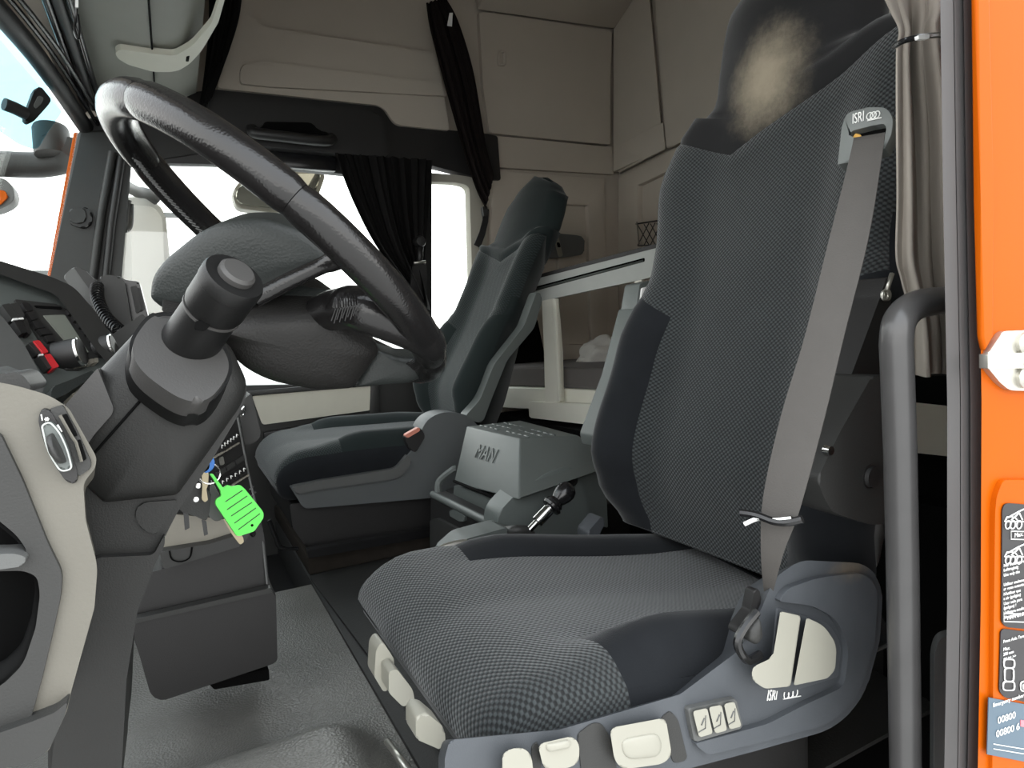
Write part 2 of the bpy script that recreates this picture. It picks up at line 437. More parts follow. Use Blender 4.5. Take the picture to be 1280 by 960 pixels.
win = struct(ring('window_2', PX([(529, 215), (575, 219, 8), (606, 224, 8), (612, 420), (600, 500), (529, 500)], Y=YD),
                  PX([(536, 227), (570, 228, 8), (587, 232, 10), (590, 345), (585, 470), (531, 470)], Y=YD), dY(.05), M['cream_lining'], bevel=.008))
struct(prism('pane', PX([(536, 227), (570, 228, 8), (587, 232, 10), (590, 345), (585, 470), (531, 470)], Y=YD+.03), dY(.004), M['pane'], win))
# ---- dark header over the door, bulging over the grab handle
hd = struct(prism('trim_1', PX([(258, 112), (270, 112), (476, 133, 7), (493, 157, 8), (602, 166), (622, 170), (626, 225), (606, 224), (540, 207), (420, 197), (250, 183)], r=2, Y=YD-.02), dY(.05), M['black'], bevel=.006))
b = prism('handle_housing', PX([(262, 118), (470, 138, 10), (484, 160, 8), (486, 196), (424, 192), (255, 176)], r=3, Y=YD-.075), dY(.06), M['black'], hd, bevel=.012); b['kind'] = 'structure'
b = prism('door_seal', PX([(318, 186), (420, 196), (420, 214), (318, 206)], Y=YD-.03), dY(.03), M['gloss_black'], hd, bevel=.004); b['kind'] = 'structure'
# ---- lining of the raised roof above the passenger door
s1 = struct(prism('wall_right', PX([(262, 116), (305, -60), (600, -60), (600, 20), (622, 175), (492, 160), (476, 136)], Y=YD+.01), dY(.04), M['lining']))
struct(prism('wall_panel', PX([(297, -50), (322, -50), (318, 25, 16), (330, 34, 10), (545, 66, 4), (552, 100), (562, 163), (494, 156, 8), (478, 132, 8), (272, 110)], r=3, Y=YD-.035), dY(.045), M['lining'], s1, bevel=.008))
struct(prism('wall_rib', PX([(300, 82, 8), (330, 76), (552, 104), (560, 120), (335, 108, 4), (300, 104, 4)], r=3, Y=YD-.05), dY(.03), M['lining'], s1, bevel=.01))
# ---- lining beside the bunk
s2 = struct(prism('wall_right', PX([(596, -60), (768, -60), (790, 500), (590, 700), (612, 420)], Y=YD+.02), dY(.04), M['lining']))
struct(prism('wall_panel', PX([(599, 14, 3), (767, 38, 4), (763, 100), (765, 181, 4), (612, 166, 3), (604, 110)], Y=YD-.015), dY(.035), M['lining'], s2, bevel=.01))
struct(prism('wall_panel', PX([(614, 169), (766, 184), (768, 218), (622, 209)], r=2, Y=YD-.005), dY(.025), M['lining'], s2, bevel=.005))
struct(ring('wall_panel', PX([(616, 212), (756, 222), (758, 350), (762, 520), (625, 700), (610, 420)], Y=YD-.005),
            PX([(655, 252), (735, 257), (737, 350), (740, 430), (660, 430), (650, 350)], Y=YD-.005), dY(.025), M['lining'], s2, bevel=.01))
struct(prism('wall_rib', PX([(697, 300), (704, 300), (712, 440), (702, 440)], r=2, Y=YD), dY(.02), M['lining'], s2, bevel=.006))
tube('coat_hook', PX([(624, 64), (631, 64), (631, 81), (623, 81)], r=3, Y=YD-.022), .006, M['lining'], s2, n=8, closed=True)['kind'] = 'structure'
# ---- rear wall lining, with the chamfered corner
r1 = struct(prism('wall_rear', [W(766, 215, Y=YD-.01), W(829, 186, X=1.93), W(812, 0, X=1.93), W(806, -60, X=1.93), W(768, -60, Y=YD-.01), W(767, 38, Y=YD-.01)], (.03, .02, 0), M['lining'], bevel=.006))
struct(prism('wall_panel', PX([(815, -30), (1130, -80), (1130, 40), (880, 166), (868, 170), (842, 182), (832, 186)], X=1.92), (.03, 0, 0), M['lining'], r1, bevel=.008))
struct(prism('wall_band', [W(768, 182, Y=YD-.02), W(829, 152, X=1.915), W(832, 186, X=1.915), W(773, 216, Y=YD-.02)], (.02, .02, 0), M['lining'], r1, bevel=.006))
struct(ring('wall_panel', PX([(772, 222), (830, 192), (846, 186), (1000, 130), (1100, 90), (1100, 560), (770, 520)], X=1.93),
            PX([(797, 232), (838, 212), (850, 206), (960, 165), (1050, 140), (1050, 480), (795, 420)], X=1.93), (.03, 0, 0), M['lining'], r1, bevel=.012))
# cove between side lining and roof
struct(prism('ceiling', [W(597, 12, Y=YD-.02), W(768, 36, Y=YD-.02), W(768, 36, Y=YD-.02)+V((0, -.35, .16)), W(597, 12, Y=YD-.02)+V((0, -.35, .16))], (0, .02, .05), M['lining'], bevel=.004))

struct(prism('trim_1', PX([(104, 150), (200, 120), (262, 112), (262, 190), (160, 206), (120, 170)], Y=YD-.01), dY(.05), M['black'], bevel=.004))
# ---- A pillar on the passenger side, with seals, and the orange outer pillar
pil = struct(prism('trim_2', PX([(97, 163), (135, 160), (165, 195), (158, 203), (142, 494), (40, 494), (63, 345)], Y=YD-.03), dY(.07), M['dark'], bevel=.01))
for a, b, rr, mm in (((141, 190), (116, 348), .013, 'dark'), ((152, 196), (131, 360), .012, 'black')):
    tube('pillar_seal', [W(*a, Y=YD-.04), W((a[0]+b[0])/2-2, (a[1]+b[1])/2, Y=YD-.04), W(*b, Y=YD-.04)], rr, M[mm], pil, n=10)['kind'] = 'structure'
struct(prism('tweeter_cover', PX([(86, 261), (108, 258), (116, 268), (114, 281), (104, 286), (86, 279)], r=4, Y=YD-.045), dY(.02), M['black'], pil, bevel=.006))
struct(prism('tweeter_grille', PX([(87, 261), (106, 260), (108, 275), (100, 280), (87, 277)], r=4, Y=YD-.052), dY(.01), M['dark'], pil, bevel=.003))
struct(prism('trim_3', PX([(92, 165), (98, 165), (67, 345), (59, 345)], Y=YD+.03), dY(.05), M['orange'], bevel=.004))
# ---- windscreen, its header and the roof trim in front of it
A0, A1 = W(98, 165, Y=YD), W(62, 345, Y=YD)
B0, B1 = V((-.42, 1.1, 1.58)), V((-.62, 1.1, .95))
wn = struct(prism('window_3', [A0, A1, B1, B0], (-.004, .002, 0), M['pane']))
hb = [W(106, 158, Y=YD-.02), W(60, 90, Y=2.1), W(2, 18, Y=1.8), V((-.41, 1.2, 1.60)), V((-.41, .4, 1.58))]
struct(tube('trim_4', smooth_path(hb, 5), .024, M['black'], n=10))
for dx, rr in ((.035, .006), (.055, .006)):
    struct(tube('seal_strip', smooth_path([p+V((dx, 0, .01)) for p in hb], 5), rr, M['gloss_black'], bpy.data.objects['trim_4'], n=8))
t0 = [V((-.385, .4, 1.62)), V((-.17, .4, 1.60)), V((-.165, 2.46, 1.555)), V((-.20, 2.46, 1.52)), W(35, 50, Y=1.95)+V((.02, 0, .03))]
struct(prism('trim_5', t0, (0, 0, .05), M['lining'], bevel=.004))
for dx, rr, mm in ((-.010, .010, 'gloss_black'), (.012, .012, 'black'), (.034, .008, 'gloss_black')):
    struct(tube('blind_rail', [V((-.175+dx, .5, 1.592)), V((-.17+dx, 2.44, 1.555))], rr, M[mm], bpy.data.objects['trim_5'], n=10))
# ---- driver's door frame: seal, jamb, upper corner
sealx = [(1176, -330), (1179, -20), (1183, 250), (1188, 500), (1188, 760), (1184, 980), (1178, 1300)]
def strip(pxs, dxl, dxr, Yp):
    L = [W(x+dxl, y, Y=Yp) for x, y in pxs]; R = [W(x+dxr, y, Y=Yp) for x, y in pxs]
    return L+R[::-1]
tr = struct(prism('trim_6', strip(sealx, -2, 40, .335), rayo(1200, 480, .05), M['seal'], bevel=.004))
for d0, d1, yy, mm in ((-4, 12, .318, 'seal_dark'), (13, 24, .325, 'seal'), (25, 38, .322, 'seal')):
    struct(prism('seal_lip', strip(sealx, d0, d1, yy), rayo(1200, 480, .02), M[mm], tr, bevel=.005))
jamb = struct(prism('wall_left', [W(1214, -330, Y=.31), W(1217, -20, Y=.31), W(1223, 250, Y=.31), W(1227, 500, Y=.31), W(1226, 760, Y=.31), W(1222, 980, Y=.31), W(1216, 1300, Y=.31),
                                 V((1.7, .1265, W(1216, 1300, Y=.31).z)), V((1.7, .1265, W(1214, -330, Y=.31).z))], rayo(1222, 480, .05), M['orange']))
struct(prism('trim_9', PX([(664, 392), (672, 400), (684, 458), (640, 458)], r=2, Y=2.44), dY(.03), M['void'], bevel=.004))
# ================================================================== SEATS
def regions(root, verts, faces, reg, spec, uvs=None):
    """split one closed surface into named parts; spec: {region: (name, material, label)}"""
    out = {}
    for r, (nm, mm, lab) in spec.items():
        fs = [(f, i) for i, (f, q) in enumerate(zip(faces, reg)) if q == r]
        if not fs: continue
        bm = bmesh.new(); mp = {}; ul = bm.loops.layers.uv.new('cloth')
        for f, _ in fs:
            vs = []
            for k in f:
                if k not in mp: mp[k] = bm.verts.new(verts[k])
                vs.append(mp[k])
            if len(set(vs)) < 3: continue
            ff = bm.faces.new(vs)
            for lp, k in zip(ff.loops, f): lp[ul].uv = uvs[k]
        bmesh.ops.recalc_face_normals(bm, faces=bm.faces)
        # make sure the shell faces outwards from the whole body
        cen = sum((V(v) for v in verts), V())/len(verts)
        if sum((fc.normal.dot(fc.calc_center_median()-cen))*fc.calc_area() for fc in bm.faces) < 0:
            for fc in bm.faces: fc.normal_flip()
        for fc in bm.faces: fc.smooth = True
        # tuck the open rim in so that the seams read
        rim = [v for v in bm.verts if any(len(e.link_faces) == 1 for e in v.link_edges)]
        bm.normal_update(); nn = {v: v.normal.copy() for v in rim}
        for v in rim: v.co -= nn[v]*.0035
        c = V((0, 0, 0)); me = bpy.data.meshes.new(nm); bm.to_mesh(me); bm.free(); me.materials.append(mm)
        o = bpy.data.objects.new(nm, me); COL.objects.link(o); o.parent = root; o.location = -root.location
        if lab: o['label'] = lab
        out[r] = o
    return out

HWT = [(0, .225), (.06, .255), (.16, .272), (.30, .264), (.46, .24), (.55, .242), (.65, .262), (.715, .255), (.74, .215), (.765, .186), (.86, .184), (.95, .172), (1.0, .138), (1.025, .09), (1.04, .03)]
HWF = [(0, .25), (.06, .268), (.16, .264), (.30, .25), (.42, .222), (.50, .222), (.60, .244), (.67, .218), (.75, .190), (.79, .184), (.86, .184), (.95, .172), (1.0, .138), (1.025, .09), (1.04, .03)]
BOL = [(0, .01), (.06, .055), (.12, .072), (.30, .062), (.45, .032), (.60, .03), (.72, .012), (.76, 0)]
MID = [(0, -.025), (.15, .026), (.42, .006), (.60, 0), (.84, .034), (.92, .040), (1.0, .018), (1.04, -.03)]
THK = [(0, .13), (.5, .10), (.72, .09), (.8, .10), (.95, .09), (1.04, .03)]

def seat_back(root, cx, P0, slope, H, HS, spec, lean=0, head=1, v0=0, far=False, mh=1):
    zs = sorted(set([round(i*.02, 4) for i in range(0, 52)]+[1.03, 1.04, .725, .735, .75, .38, .665]))
    ih = min(range(len(zs)), key=lambda i: abs(zs[i]-.665)); ib = min(range(len(zs)), key=lambda i: abs(zs[i]-.38))
    half = [0, .1, .2, .3, .4, .5, .58, .64, .70, .76, .82, .87, .91, .945, .97, .99, 1.0]
    vs = [-v for v in half[::-1][:-1]]+half; nf = len(vs)
    A = V((slope, 0, 1)).normalized(); N = V((-1, 0, slope)).normalized()
    verts = []; uvs = []
    for i, z in enumerate(zs):
        hd_ = lerp(1, head, sstep(.64, .79, z)); hN = interp(HWT, z)*HS*hd_; hF = interp(HWF, z)*hd_ if far else hN; bo = interp(BOL, z); md = interp(MID, z)*(mh if z > .7 else 1); th = interp(THK, z)
        for v in vs:
            hw = hF if v > 0 else hN
            a = abs(v)
            zz = z+max(0, 1-abs(z-.665)/.16)*(.085*abs(v-v0)-.0)+max(0, 1-abs(z-.38)/.14)*(.05*max(0, (a-.58)/.42))
            if z > .95: zz = z-.02*a*a
            d = md*(1-.5*a*a)+bo*sstep(.42, .80, a)
            if z > .72: d -= .028*a*a
            if a > .80: d -= th*.52*(1-math.sqrt(max(0, 1-((a-.80)/.20)**2)))
            p = V((P0[0], cx, P0[1]))+V((slope, 0, 1))*(zz*H)+V((0, 1, 0))*(hw*v+lean*z)+N*d
            verts.append(p); uvs.append((hw*v, zz*H))
        nb = 9
        for k in range(nb):
            u = 1-2*(k+1)/(nb+1); a = abs(u); hw = hF if u > 0 else hN
            p = V((P0[0], cx, P0[1]))+V((slope, 0, 1))*(z*H)+V((0, 1, 0))*(hw*u*.98+lean*z)-N*(th*(.55+.45*math.sqrt(1-a**4)))
            verts.append(p); uvs.append((hw*u, z*H))
    n = nf+9; faces = []; reg = []
    for i in range(len(zs)-1):
        for k in range(n):
            j = (k+1) % n
            faces.append((i*n+k, i*n+j, (i+1)*n+j, (i+1)*n+k))
            if k < nf-1:
                a = abs((vs[k]+vs[k+1])/2)
                if i >= ih: r = 'head'
                elif a > .58 and i < ib: r = 'bolL' if vs[k] < 0 else 'bolR'
                elif a > .96 and i < ib+6: r = 'back'
                else: r = 'panel'
            else: r = 'back' if i < ih else 'head'
            reg.append(r)
    faces.append(tuple(range(n))); reg.append('back')
    faces.append(tuple(range((len(zs)-1)*n, len(zs)*n))); reg.append('head')
    return regions(root, verts, faces, reg, spec, uvs)

def seat_cushion(root, cx, x0, x1, zf, zr, HW, xb, th, spec, bol=.036, farb=1, diag=True):
    L = x1-x0
    ts = [0, .004, .012, .026, .045, .07, .10, .14, .18]
    ts += [.18+(.82*i/22) for i in range(1, 23)]
    ib = min(range(len(ts)), key=lambda i: abs(ts[i]-(xb-x0)/L))
    half = [0, .12, .24, .36, .48, .58, .64, .70, .76, .82, .87, .92, .96]
    vs = [-v for v in half[::-1][:-1]]+half; nf = len(vs)
    verts = []; uvs = []; ns = 6; s_ = 0; last = None
    for t in ts:
        x = x0+L*t
        f = min(1, t/.16); rz = math.sqrt(max(0, 1-(1-f)**2))               # bull nose
        fw_ = min(1, (t+.05)/.30); hw = HW*(.80+.20*math.sqrt(max(0, 1-(1-fw_)**2)))
        if t > .85: hw *= 1-.05*((t-.85)/.15)**2
        zt = lerp(zf, zr, sstep(.05, 1, t)); zb = lerp(zf, zr, .6)-th
        zc = lerp(zf, zb, .62); zt = zc+(zt-zc)*(.02+.98*rz); zlo = zc-(zc-zb)*(.02+.98*math.sqrt(max(0, 1-(1-min(1, t/.06))**2)))
        bh = bol*sstep(.15, .42, t)*(1-.35*sstep(.75, 1, t)); bh0 = bh
        row = []
        for v in vs:
            a = abs(v); bh = bh0*(farb if v > 0 else 1)
            z = zt+bh*math.exp(-((a-.76)/.14)**2)-.012*rz*(1-a)*(1-a)-(.018*rz)*max(0, (a-.82)/.14)**2
            row.append(V((x, cx+hw*v, z)))
        zr_ = row[-1].z; zl_ = row[0].z
        qb = lerp(.98, .12, sstep(.03, .42, t)) if diag else .12
        qs = [lerp(qb, 1, (k-1)/(ns-1)) for k in range(1, ns+1)]
        for q in qs:
            row.append(V((x, cx+hw*(.96+.04*math.sin(PI*min(1, q*1.0)**.6)), lerp(zr_, zlo, q))))
        for k in range(1, 4): row.append(V((x, cx+hw*.96*(1-2*k/4), zlo)))
        for q in qs[::-1]:
            row.append(V((x, cx-hw*(.96+.04*math.sin(PI*min(1, q)**.6)), lerp(zl_, zlo, q))))
        mid = row[nf//2]
        if last is not None: s_ += (mid-last).length
        last = mid.copy()
        for k, p in enumerate(row):
            verts.append(p)
            if k < nf: uvs.append((p.y, s_))
            elif k < nf+ns: uvs.append((row[nf-1].y+(row[nf-1].z-p.z), s_))
            elif k < nf+ns+3: uvs.append((p.y, s_))
            else: uvs.append((row[0].y-(row[0].z-p.z), s_))
    n = len(verts)//len(ts); faces = []; reg = []
    for i in range(len(ts)-1):
        for k in range(n):
            j = (k+1) % n; faces.append((i*n+k, i*n+j, (i+1)*n+j, (i+1)*n+k))
            if k < nf-1:
                a = abs((vs[k]+vs[k+1])/2)
                r = 'panel' if (a < .58 or i < ib) else ('bolL' if vs[k] < 0 else 'bolR')
            elif k == nf-1 or k == n-1: r = ('panel' if i < ib else 'side') if diag else 'side'
            else: r = 'side' if i > 0 else 'panel'
            reg.append(r)
    faces.append(tuple(range(n))); reg.append('panel')
    faces.append(tuple(range((len(ts)-1)*n, len(ts)*n))); reg.append('side')
    if diag: tube('seam_piping', [verts[i*n+n-1] for i in range(3, len(ts)-1)], .0022, M['grey'], root, n=6)
    return regions(root, verts, faces, reg, spec, uvs)

# ---------------------------------------------------------------- driver's seat
DX, DZ, DS, DC = .725, .42, .27, .752
root = thing('driver_seat', 'large black air-suspended seat nearest the open door, pale dust mark on its headrest', 'seat', (.45, DC, 0), 'cab seats')
HEADC = V((.915, .775, 1.195))
M['head'] = dusty('dusty_headrest_velour', lin(30, 30, 31), lin(150, 140, 122), HEADC, .105, (.9, 1.3, 1.15))
seat_back(root, DC, (DX, DZ), DS, 1.0, 1.08, {
    'panel': ('backrest_panel', M['seat_cloth'], None), 'bolL': ('side_bolster', M['velour'], None), 'bolR': ('side_bolster', M['velour'], None),
    'head': ('headrest', M['head'], 'black velour headrest with a pale dusty mark'), 'back': ('backrest_cover', M['velour'], None)}, lean=.04, head=.80, v0=.3, far=True)
seat_cushion(root, .722, .214, .82, .468, .385, .247, .37, .05, {
    'panel': ('seat_cushion', M['seat_cloth'], None), 'bolL': ('cushion_bolster', M['velour'], None), 'bolR': ('cushion_bolster', M['velour'], None),
    'side': ('cushion_side', M['velour'], 'scuffed black velour side of the cushion')}, farb=.7)
# shell below the cushion
SY = .462
M['shell_dust'] = dusty('seat_shell_grey_dusty', lin(77, 80, 84), lin(150, 134, 112), W(1046, 704, Y=.48), .030, (.6, 1, 1.5))
for n_ in M['shell_dust'].node_tree.nodes:
    if n_.type == 'BSDF_PRINCIPLED': n_.inputs['Roughness'].default_value = .5; n_.inputs['Sheen Weight'].default_value = 0
shell = prism('side_shell', PX([(556, 948), (562, 925, 6), (700, 912), (850, 868), (925, 812, 10), (950, 765, 10), (968, 722, 14), (1000, 700, 14), (1082, 704, 24), (1104, 730, 20), (1100, 800, 10), (1080, 875, 26), (1040, 912, 22), (940, 940), (750, 990), (556, 1040)], r=4, Y=SY), rayo(480, 925, .07), M['shell_dust'], root, bevel=.012, seg=4, recentre=False)
box('suspension_base', (.42, .56, 0), (.74, .93, .38), M['black'], root, bevel=.02)
box('seat_rail', (.36, .53, .30), (.80, .555, .385), M['gloss_black'], root)
# fore-aft lever and recliner handle
lv = prism('recline_lever', PX([(975, 764, 3), (1001, 770, 3), (988, 858, 4), (956, 861, 5), (940, 850, 5), (940, 834, 6), (966, 822, 5)], r=3, Y=SY-.025), rayo(1000, 810, .03), M['knob'], root, bevel=.005, seg=3); lv['label'] = 'pale L-shaped control handle'
lv = prism('height_lever', PX([(1008, 772, 3), (1030, 782, 10), (1046, 806, 10), (1044, 838, 6), (1034, 848, 3), (992, 857, 3)], r=3, Y=SY-.022), rayo(1000, 810, .03), M['knob'], root, bevel=.005, seg=3); lv['label'] = 'pale fan-shaped control handle'
prism('lever_recess', PX([(972, 760), (1036, 778, 14), (1052, 806, 10), (1048, 846), (985, 866), (962, 862)], r=3, Y=SY-.002), dY(.01), M['seat_grey'], root, bevel=.002)
# four pale pads along the sill
def pad(nm, px, dep=.022, lab=None, dish=None):
    o = prism(nm, PX(px, r=8, Y=SY-dep), rayo(px[0][0]+20, px[0][1]+20, dep+.02), M['knob'], root, bevel=.007, seg=3)
    if lab: o['label'] = lab
    if dish: pillow('pad_dish', PX(dish, r=14, n=5, Y=SY-dep-.0005), (0, -1, 0), .0025, .001, M['knob'], o)
    return o
pad('control_pad', [(762, 910), (832, 897), (840, 945), (828, 955), (778, 962), (768, 950)], .012, 'large pale square pad', [(775, 925), (825, 915), (828, 945), (782, 950)])
pad('control_pad', [(672, 930), (716, 920), (724, 930), (724, 952), (712, 960), (680, 962)], .014, 'pale rounded pad', [(682, 930), (712, 924), (714, 934), (684, 940)])
pad('control_pad', [(628, 940), (650, 933), (664, 942), (668, 975), (628, 985)], .014, 'pale rounded pad')
for px in ([(722, 918), (740, 904, 10), (752, 904), (762, 920), (772, 965), (728, 975)], [(826, 898), (838, 888), (848, 900), (860, 950), (842, 955)], [(664, 934), (672, 926), (676, 950), (678, 980), (668, 980)]):
    prism('pad_recess', PX(px, r=5, Y=SY-.0012), dY(.004), M['dark'], root, bevel=.001)
prism('shell_relief', PX([(1022, 722, 18), (1080, 716, 16), (1098, 734, 16), (1094, 800), (1075, 868, 22), (1040, 904, 20), (960, 926), (885, 944, 6), (868, 930, 6), (960, 905, 10), (1000, 884, 16), (1056, 858, 10), (1062, 806, 16), (1044, 772, 14), (1015, 757, 8), (974, 752, 4), (984, 736, 12)], r=4, Y=SY-.007), dY(.012), M['shell_dust'], root, bevel=.006, seg=4, recentre=False)
# three heater and lumbar rocker switches in their frame
fr = prism('switch_frame', PX([(860, 886), (920, 873), (929, 910), (868, 928)], r=4, Y=SY-.006), dY(.01), M['grey'], root, bevel=.003)
for px in ([(866, 889), (884, 885), (891, 917), (874, 922)], [(886, 884), (902, 881), (909, 913), (894, 917)], [(905, 880), (918, 877), (927, 908), (912, 912)]):
    k = prism('rocker_switch', PX(px, r=3, Y=SY-.010), rayo(890, 900, .010), M['knob'], root, bevel=.003)
    c = sum((V((p[0], p[1], 0)) for p in px), V())/4
    a = W(c.x, c.y, Y=SY-.0103)
    bm = bmesh.new()
    b_tube(bm, [a+V((-.006, 0, -.008)), a+V((.003, 0, -.007))], .0005, 6); b_tube(bm, [a+V((.003, 0, -.007)), a+V((.004, 0, .006))], .0005, 6); b_tube(bm, [a+V((-.002, 0, -.002)), a+V((.002, 0, .004))], .0008, 6)
    finish('switch_symbol', bm, M['grey'], k)
# maker's lettering on shell
o = W(958, 876, Y=SY-.0008)
text('lettering', 'ISRI', .017, o, W(985, 866, Y=SY)-W(959, 869, Y=SY), (0, 0, 1), M['white'], shell, sx=.62)
bm = bmesh.new()
for k in range(3):
    c = W(983+k*5.5, 868-k*1.2, Y=SY-.001); b_tube(bm, [c+V((.004*math.cos(t*PI/6), 0, .005*math.sin(t*PI/6))) for t in range(12)], .0006, 5, closed=True)
b_tube(bm, [W(979, 874, Y=SY-.001), W(1001, 870, Y=SY-.001)], .0006, 5)
finish('ring_emblem', bm, M['white'], shell)
# front levers under the cushion lip
def paddle(px, Yp, lab):
    o = prism('seat_lever', PX(px, r=4, Y=Yp), dY(.03), M['knob'], root, bevel=.006, seg=3); o['label'] = lab
    return o
paddle([(470, 812, 5), (478, 801, 6), (494, 826, 5), (492, 836), (486, 862), (480, 866), (468, 846)], .72, 'pale lever at the front of the cushion')
paddle([(486, 840), (496, 836), (516, 862, 6), (522, 895, 3), (512, 880, 3), (504, 884), (486, 866)], .69, 'pale lever at the front of the cushion')
paddle([(520, 896, 6), (532, 890, 8), (556, 910, 7), (557, 930, 5), (552, 938), (520, 924)], .56, 'pale rounded lever at the front corner')
# belt guide on the shoulder
BP = (V((DX+DS*.68, 0, DZ+.68))+V((-1, 0, DS)).normalized()*.035, V((-1, -.25, DS)))
gd = ring('belt_guide', PX([(1047, 206), (1052, 160), (1058, 141, 8), (1085, 134), (1108, 134, 8), (1117, 148, 8), (1114, 168), (1106, 186)], r=2, n=3, pl=BP),
     PX([(1064, 203), (1068, 172), (1060, 168, 2), (1066, 163, 6), (1090, 157), (1106, 154, 5), (1108, 162), (1102, 184)], r=2, n=3, pl=BP), -BP[1].normalized()*.02, M['guide'], root, bevel=.004)
gd['label'] = 'light grey belt guide'
prism('guide_slot', PX([(1058, 164), (1108, 152), (1106, 176), (1062, 186)], r=4, pl=(BP[0]-BP[1].normalized()*.012, BP[1])), -BP[1].normalized()*.01, M['void'], gd)
prism('release_tab', PX([(1066, 168), (1074, 166), (1078, 172), (1071, 179), (1066, 177)], r=3, pl=(BP[0]-BP[1].normalized()*.004, BP[1])), -BP[1].normalized()*.01, M['amber'], gd, bevel=.002)
n_ = BP[1].normalized(); o = W(1065, 155, pl=(BP[0]+n_*.0006, BP[1]))
rx = W(1090, 148, pl=BP)-W(1065, 155, pl=BP)
upv = V((0, 0, 1))
text('lettering', 'ISRI', .0165, o, rx, upv, M['white'], gd, shear=.1, sx=.52, ext=.0004)
bm = bmesh.new()
for k in range(3):
    c = W(1087+k*4.5, 145-k*.9, pl=(BP[0]+n_*.001, BP[1])); r_ = rx.normalized(); u_ = n_.cross(r_)
    b_tube(bm, [c+r_*(.0032*math.cos(t*PI/6))+u_*(.0042*math.sin(t*PI/6)) for t in range(12)], .0006, 5, closed=True)
b_tube(bm, [W(1084, 151, pl=(BP[0]+n_*.001, BP[1])), W(1102, 147, pl=(BP[0]+n_*.001, BP[1]))], .0007, 5)
finish('ring_emblem', bm, M['white'], gd)
# recliner cover on the door side
RY = .44
rc = prism('recliner_cover', PX([(1106, 468), (1112, 480), (1108, 655, 4), (1088, 656, 6), (1040, 640, 8), (1028, 618, 8), (1022, 598, 8), (1050, 540), (1090, 470)], r=4, Y=RY), dY(.05), M['dark'], root, bevel=.010, seg=3)
lathe('cover_cap', [(.0, -.004), (.011, -.004), (.012, 0), (.014, .0), (.014, .01)], W(1089, 596, Y=RY-.001), (0, 1, 0), M['black'], rc)
lathe('cover_screw', [(.0, -.003), (.005, -.003), (.006, .004)], W(1036, 563, Y=RY), (0, 1, 0), M['chrome'], rc, n=12)
prism('back_frame', PX([(1108, 345), (1114, 352), (1112, 480), (1104, 470), (1050, 545), (1030, 590), (1024, 585), (1060, 480), (1100, 372)], r=3, Y=RY+.03), dY(.04), M['black'], root, bevel=.006)
lathe('frame_bolt', [(.0, -.004), (.007, -.003), (.008, .004)], W(1107, 369, Y=RY+.03), (0, 1, 0), M['steel'], root, n=12)
# far armrest hinge seen past the bolster, with its buckle stalk
ar = prism('armrest_arm', PX([(792, 385), (818, 380), (820, 396), (797, 440), (745, 560), (742, 545), (770, 470)], r=3, Y=1.07), dY(.05), M['console_grey'], root, bevel=.008)
ar['label'] = 'grey outer arm on the far side'
prism('buckle_slot', PX([(800, 354), (822, 349), (820, 384), (794, 388)], r=3, Y=1.065), dY(.05), M['console_grey'], root, bevel=.006)
prism('buckle_button', PX([(803, 360), (815, 357), (808, 384), (800, 385)], r=2, Y=1.06), dY(.02), M['white'], root, bevel=.003)
prism('hinge_cap', PX([(735, 665), (752, 645), (757, 652), (745, 682), (736, 676)], r=3, Y=1.05), dY(.04), M['seat_grey'], root, bevel=.006)

# ---- driver's belt: webbing, clip ring, anchor latch
bl = thing('seat_belt', 'grey seat belt running down the near side of the dusty-headrest seat', 'seat belt', W(960, 740, Y=.5))
Lp = [(1068, 168), (1060, 205), (1036, 300), (1006, 420), (976, 520), (954, 620), (951, 690), (955, 742)]
Rp = [(1107, 160), (1101, 205), (1085, 300), (1055, 420), (1031, 520), (1000, 635), (980, 690), (966, 742)]
BD = [0, .018, .04, .05, .055, .06, .05, .0]
def belt_pl(d): return (BP[0]+V((-1, 0, DS)).normalized()*d, V((-1, -.35, DS)))
g = [[W(*a, pl=belt_pl(d)), W((a[0]+b[0])/2, (a[1]+b[1])/2, pl=belt_pl(d+.0015)), W(*b, pl=belt_pl(d))] for a, b, d in zip(Lp, Rp, BD)]
g = [list(r) for r in zip(*[smooth_path(list(c), 5) for c in zip(*g)])]
g[0] = [p+V((.03, .02, -.004)) for p in g[0]]
sheet('webbing', g, M['belt'], bl, .0018)
cp = belt_pl(.075)
tube('belt_clip', smooth_path([W(926, 641, pl=cp), W(945, 644, pl=cp), W(968, 652, pl=cp), W(985, 653, pl=cp), W(1003, 649, pl=cp)], 4), .004, M['gloss_black'], bl, n=8)
tube('belt_clip', smooth_path([W(931, 655, pl=cp), W(948, 648, pl=cp), W(966, 650, pl=cp), W(990, 648, pl=cp)], 4), .003, M['chrome'], bl, n=8)
la = prism('belt_anchor', PX([(943, 738, 3), (949, 736, 3), (952, 752), (944, 770), (928, 792), (920, 792, 2), (922, 785), (938, 764)], r=3, Y=.468), dY(.012), M['black'], bl, bevel=.003)
tube('anchor_loop', smooth_path([W(946, 765, Y=.45), W(930, 785, Y=.448), W(922, 805, Y=.446), W(934, 825, Y=.448), W(950, 818, Y=.45)], 5), .0045, M['gloss_black'], bl, n=8)
pillow('anchor_pad', PX([(936, 785), (948, 770), (952, 795), (944, 806), (934, 800)], r=4, Y=.45), (0, -1, 0), .006, .01, M['dark'], bl)

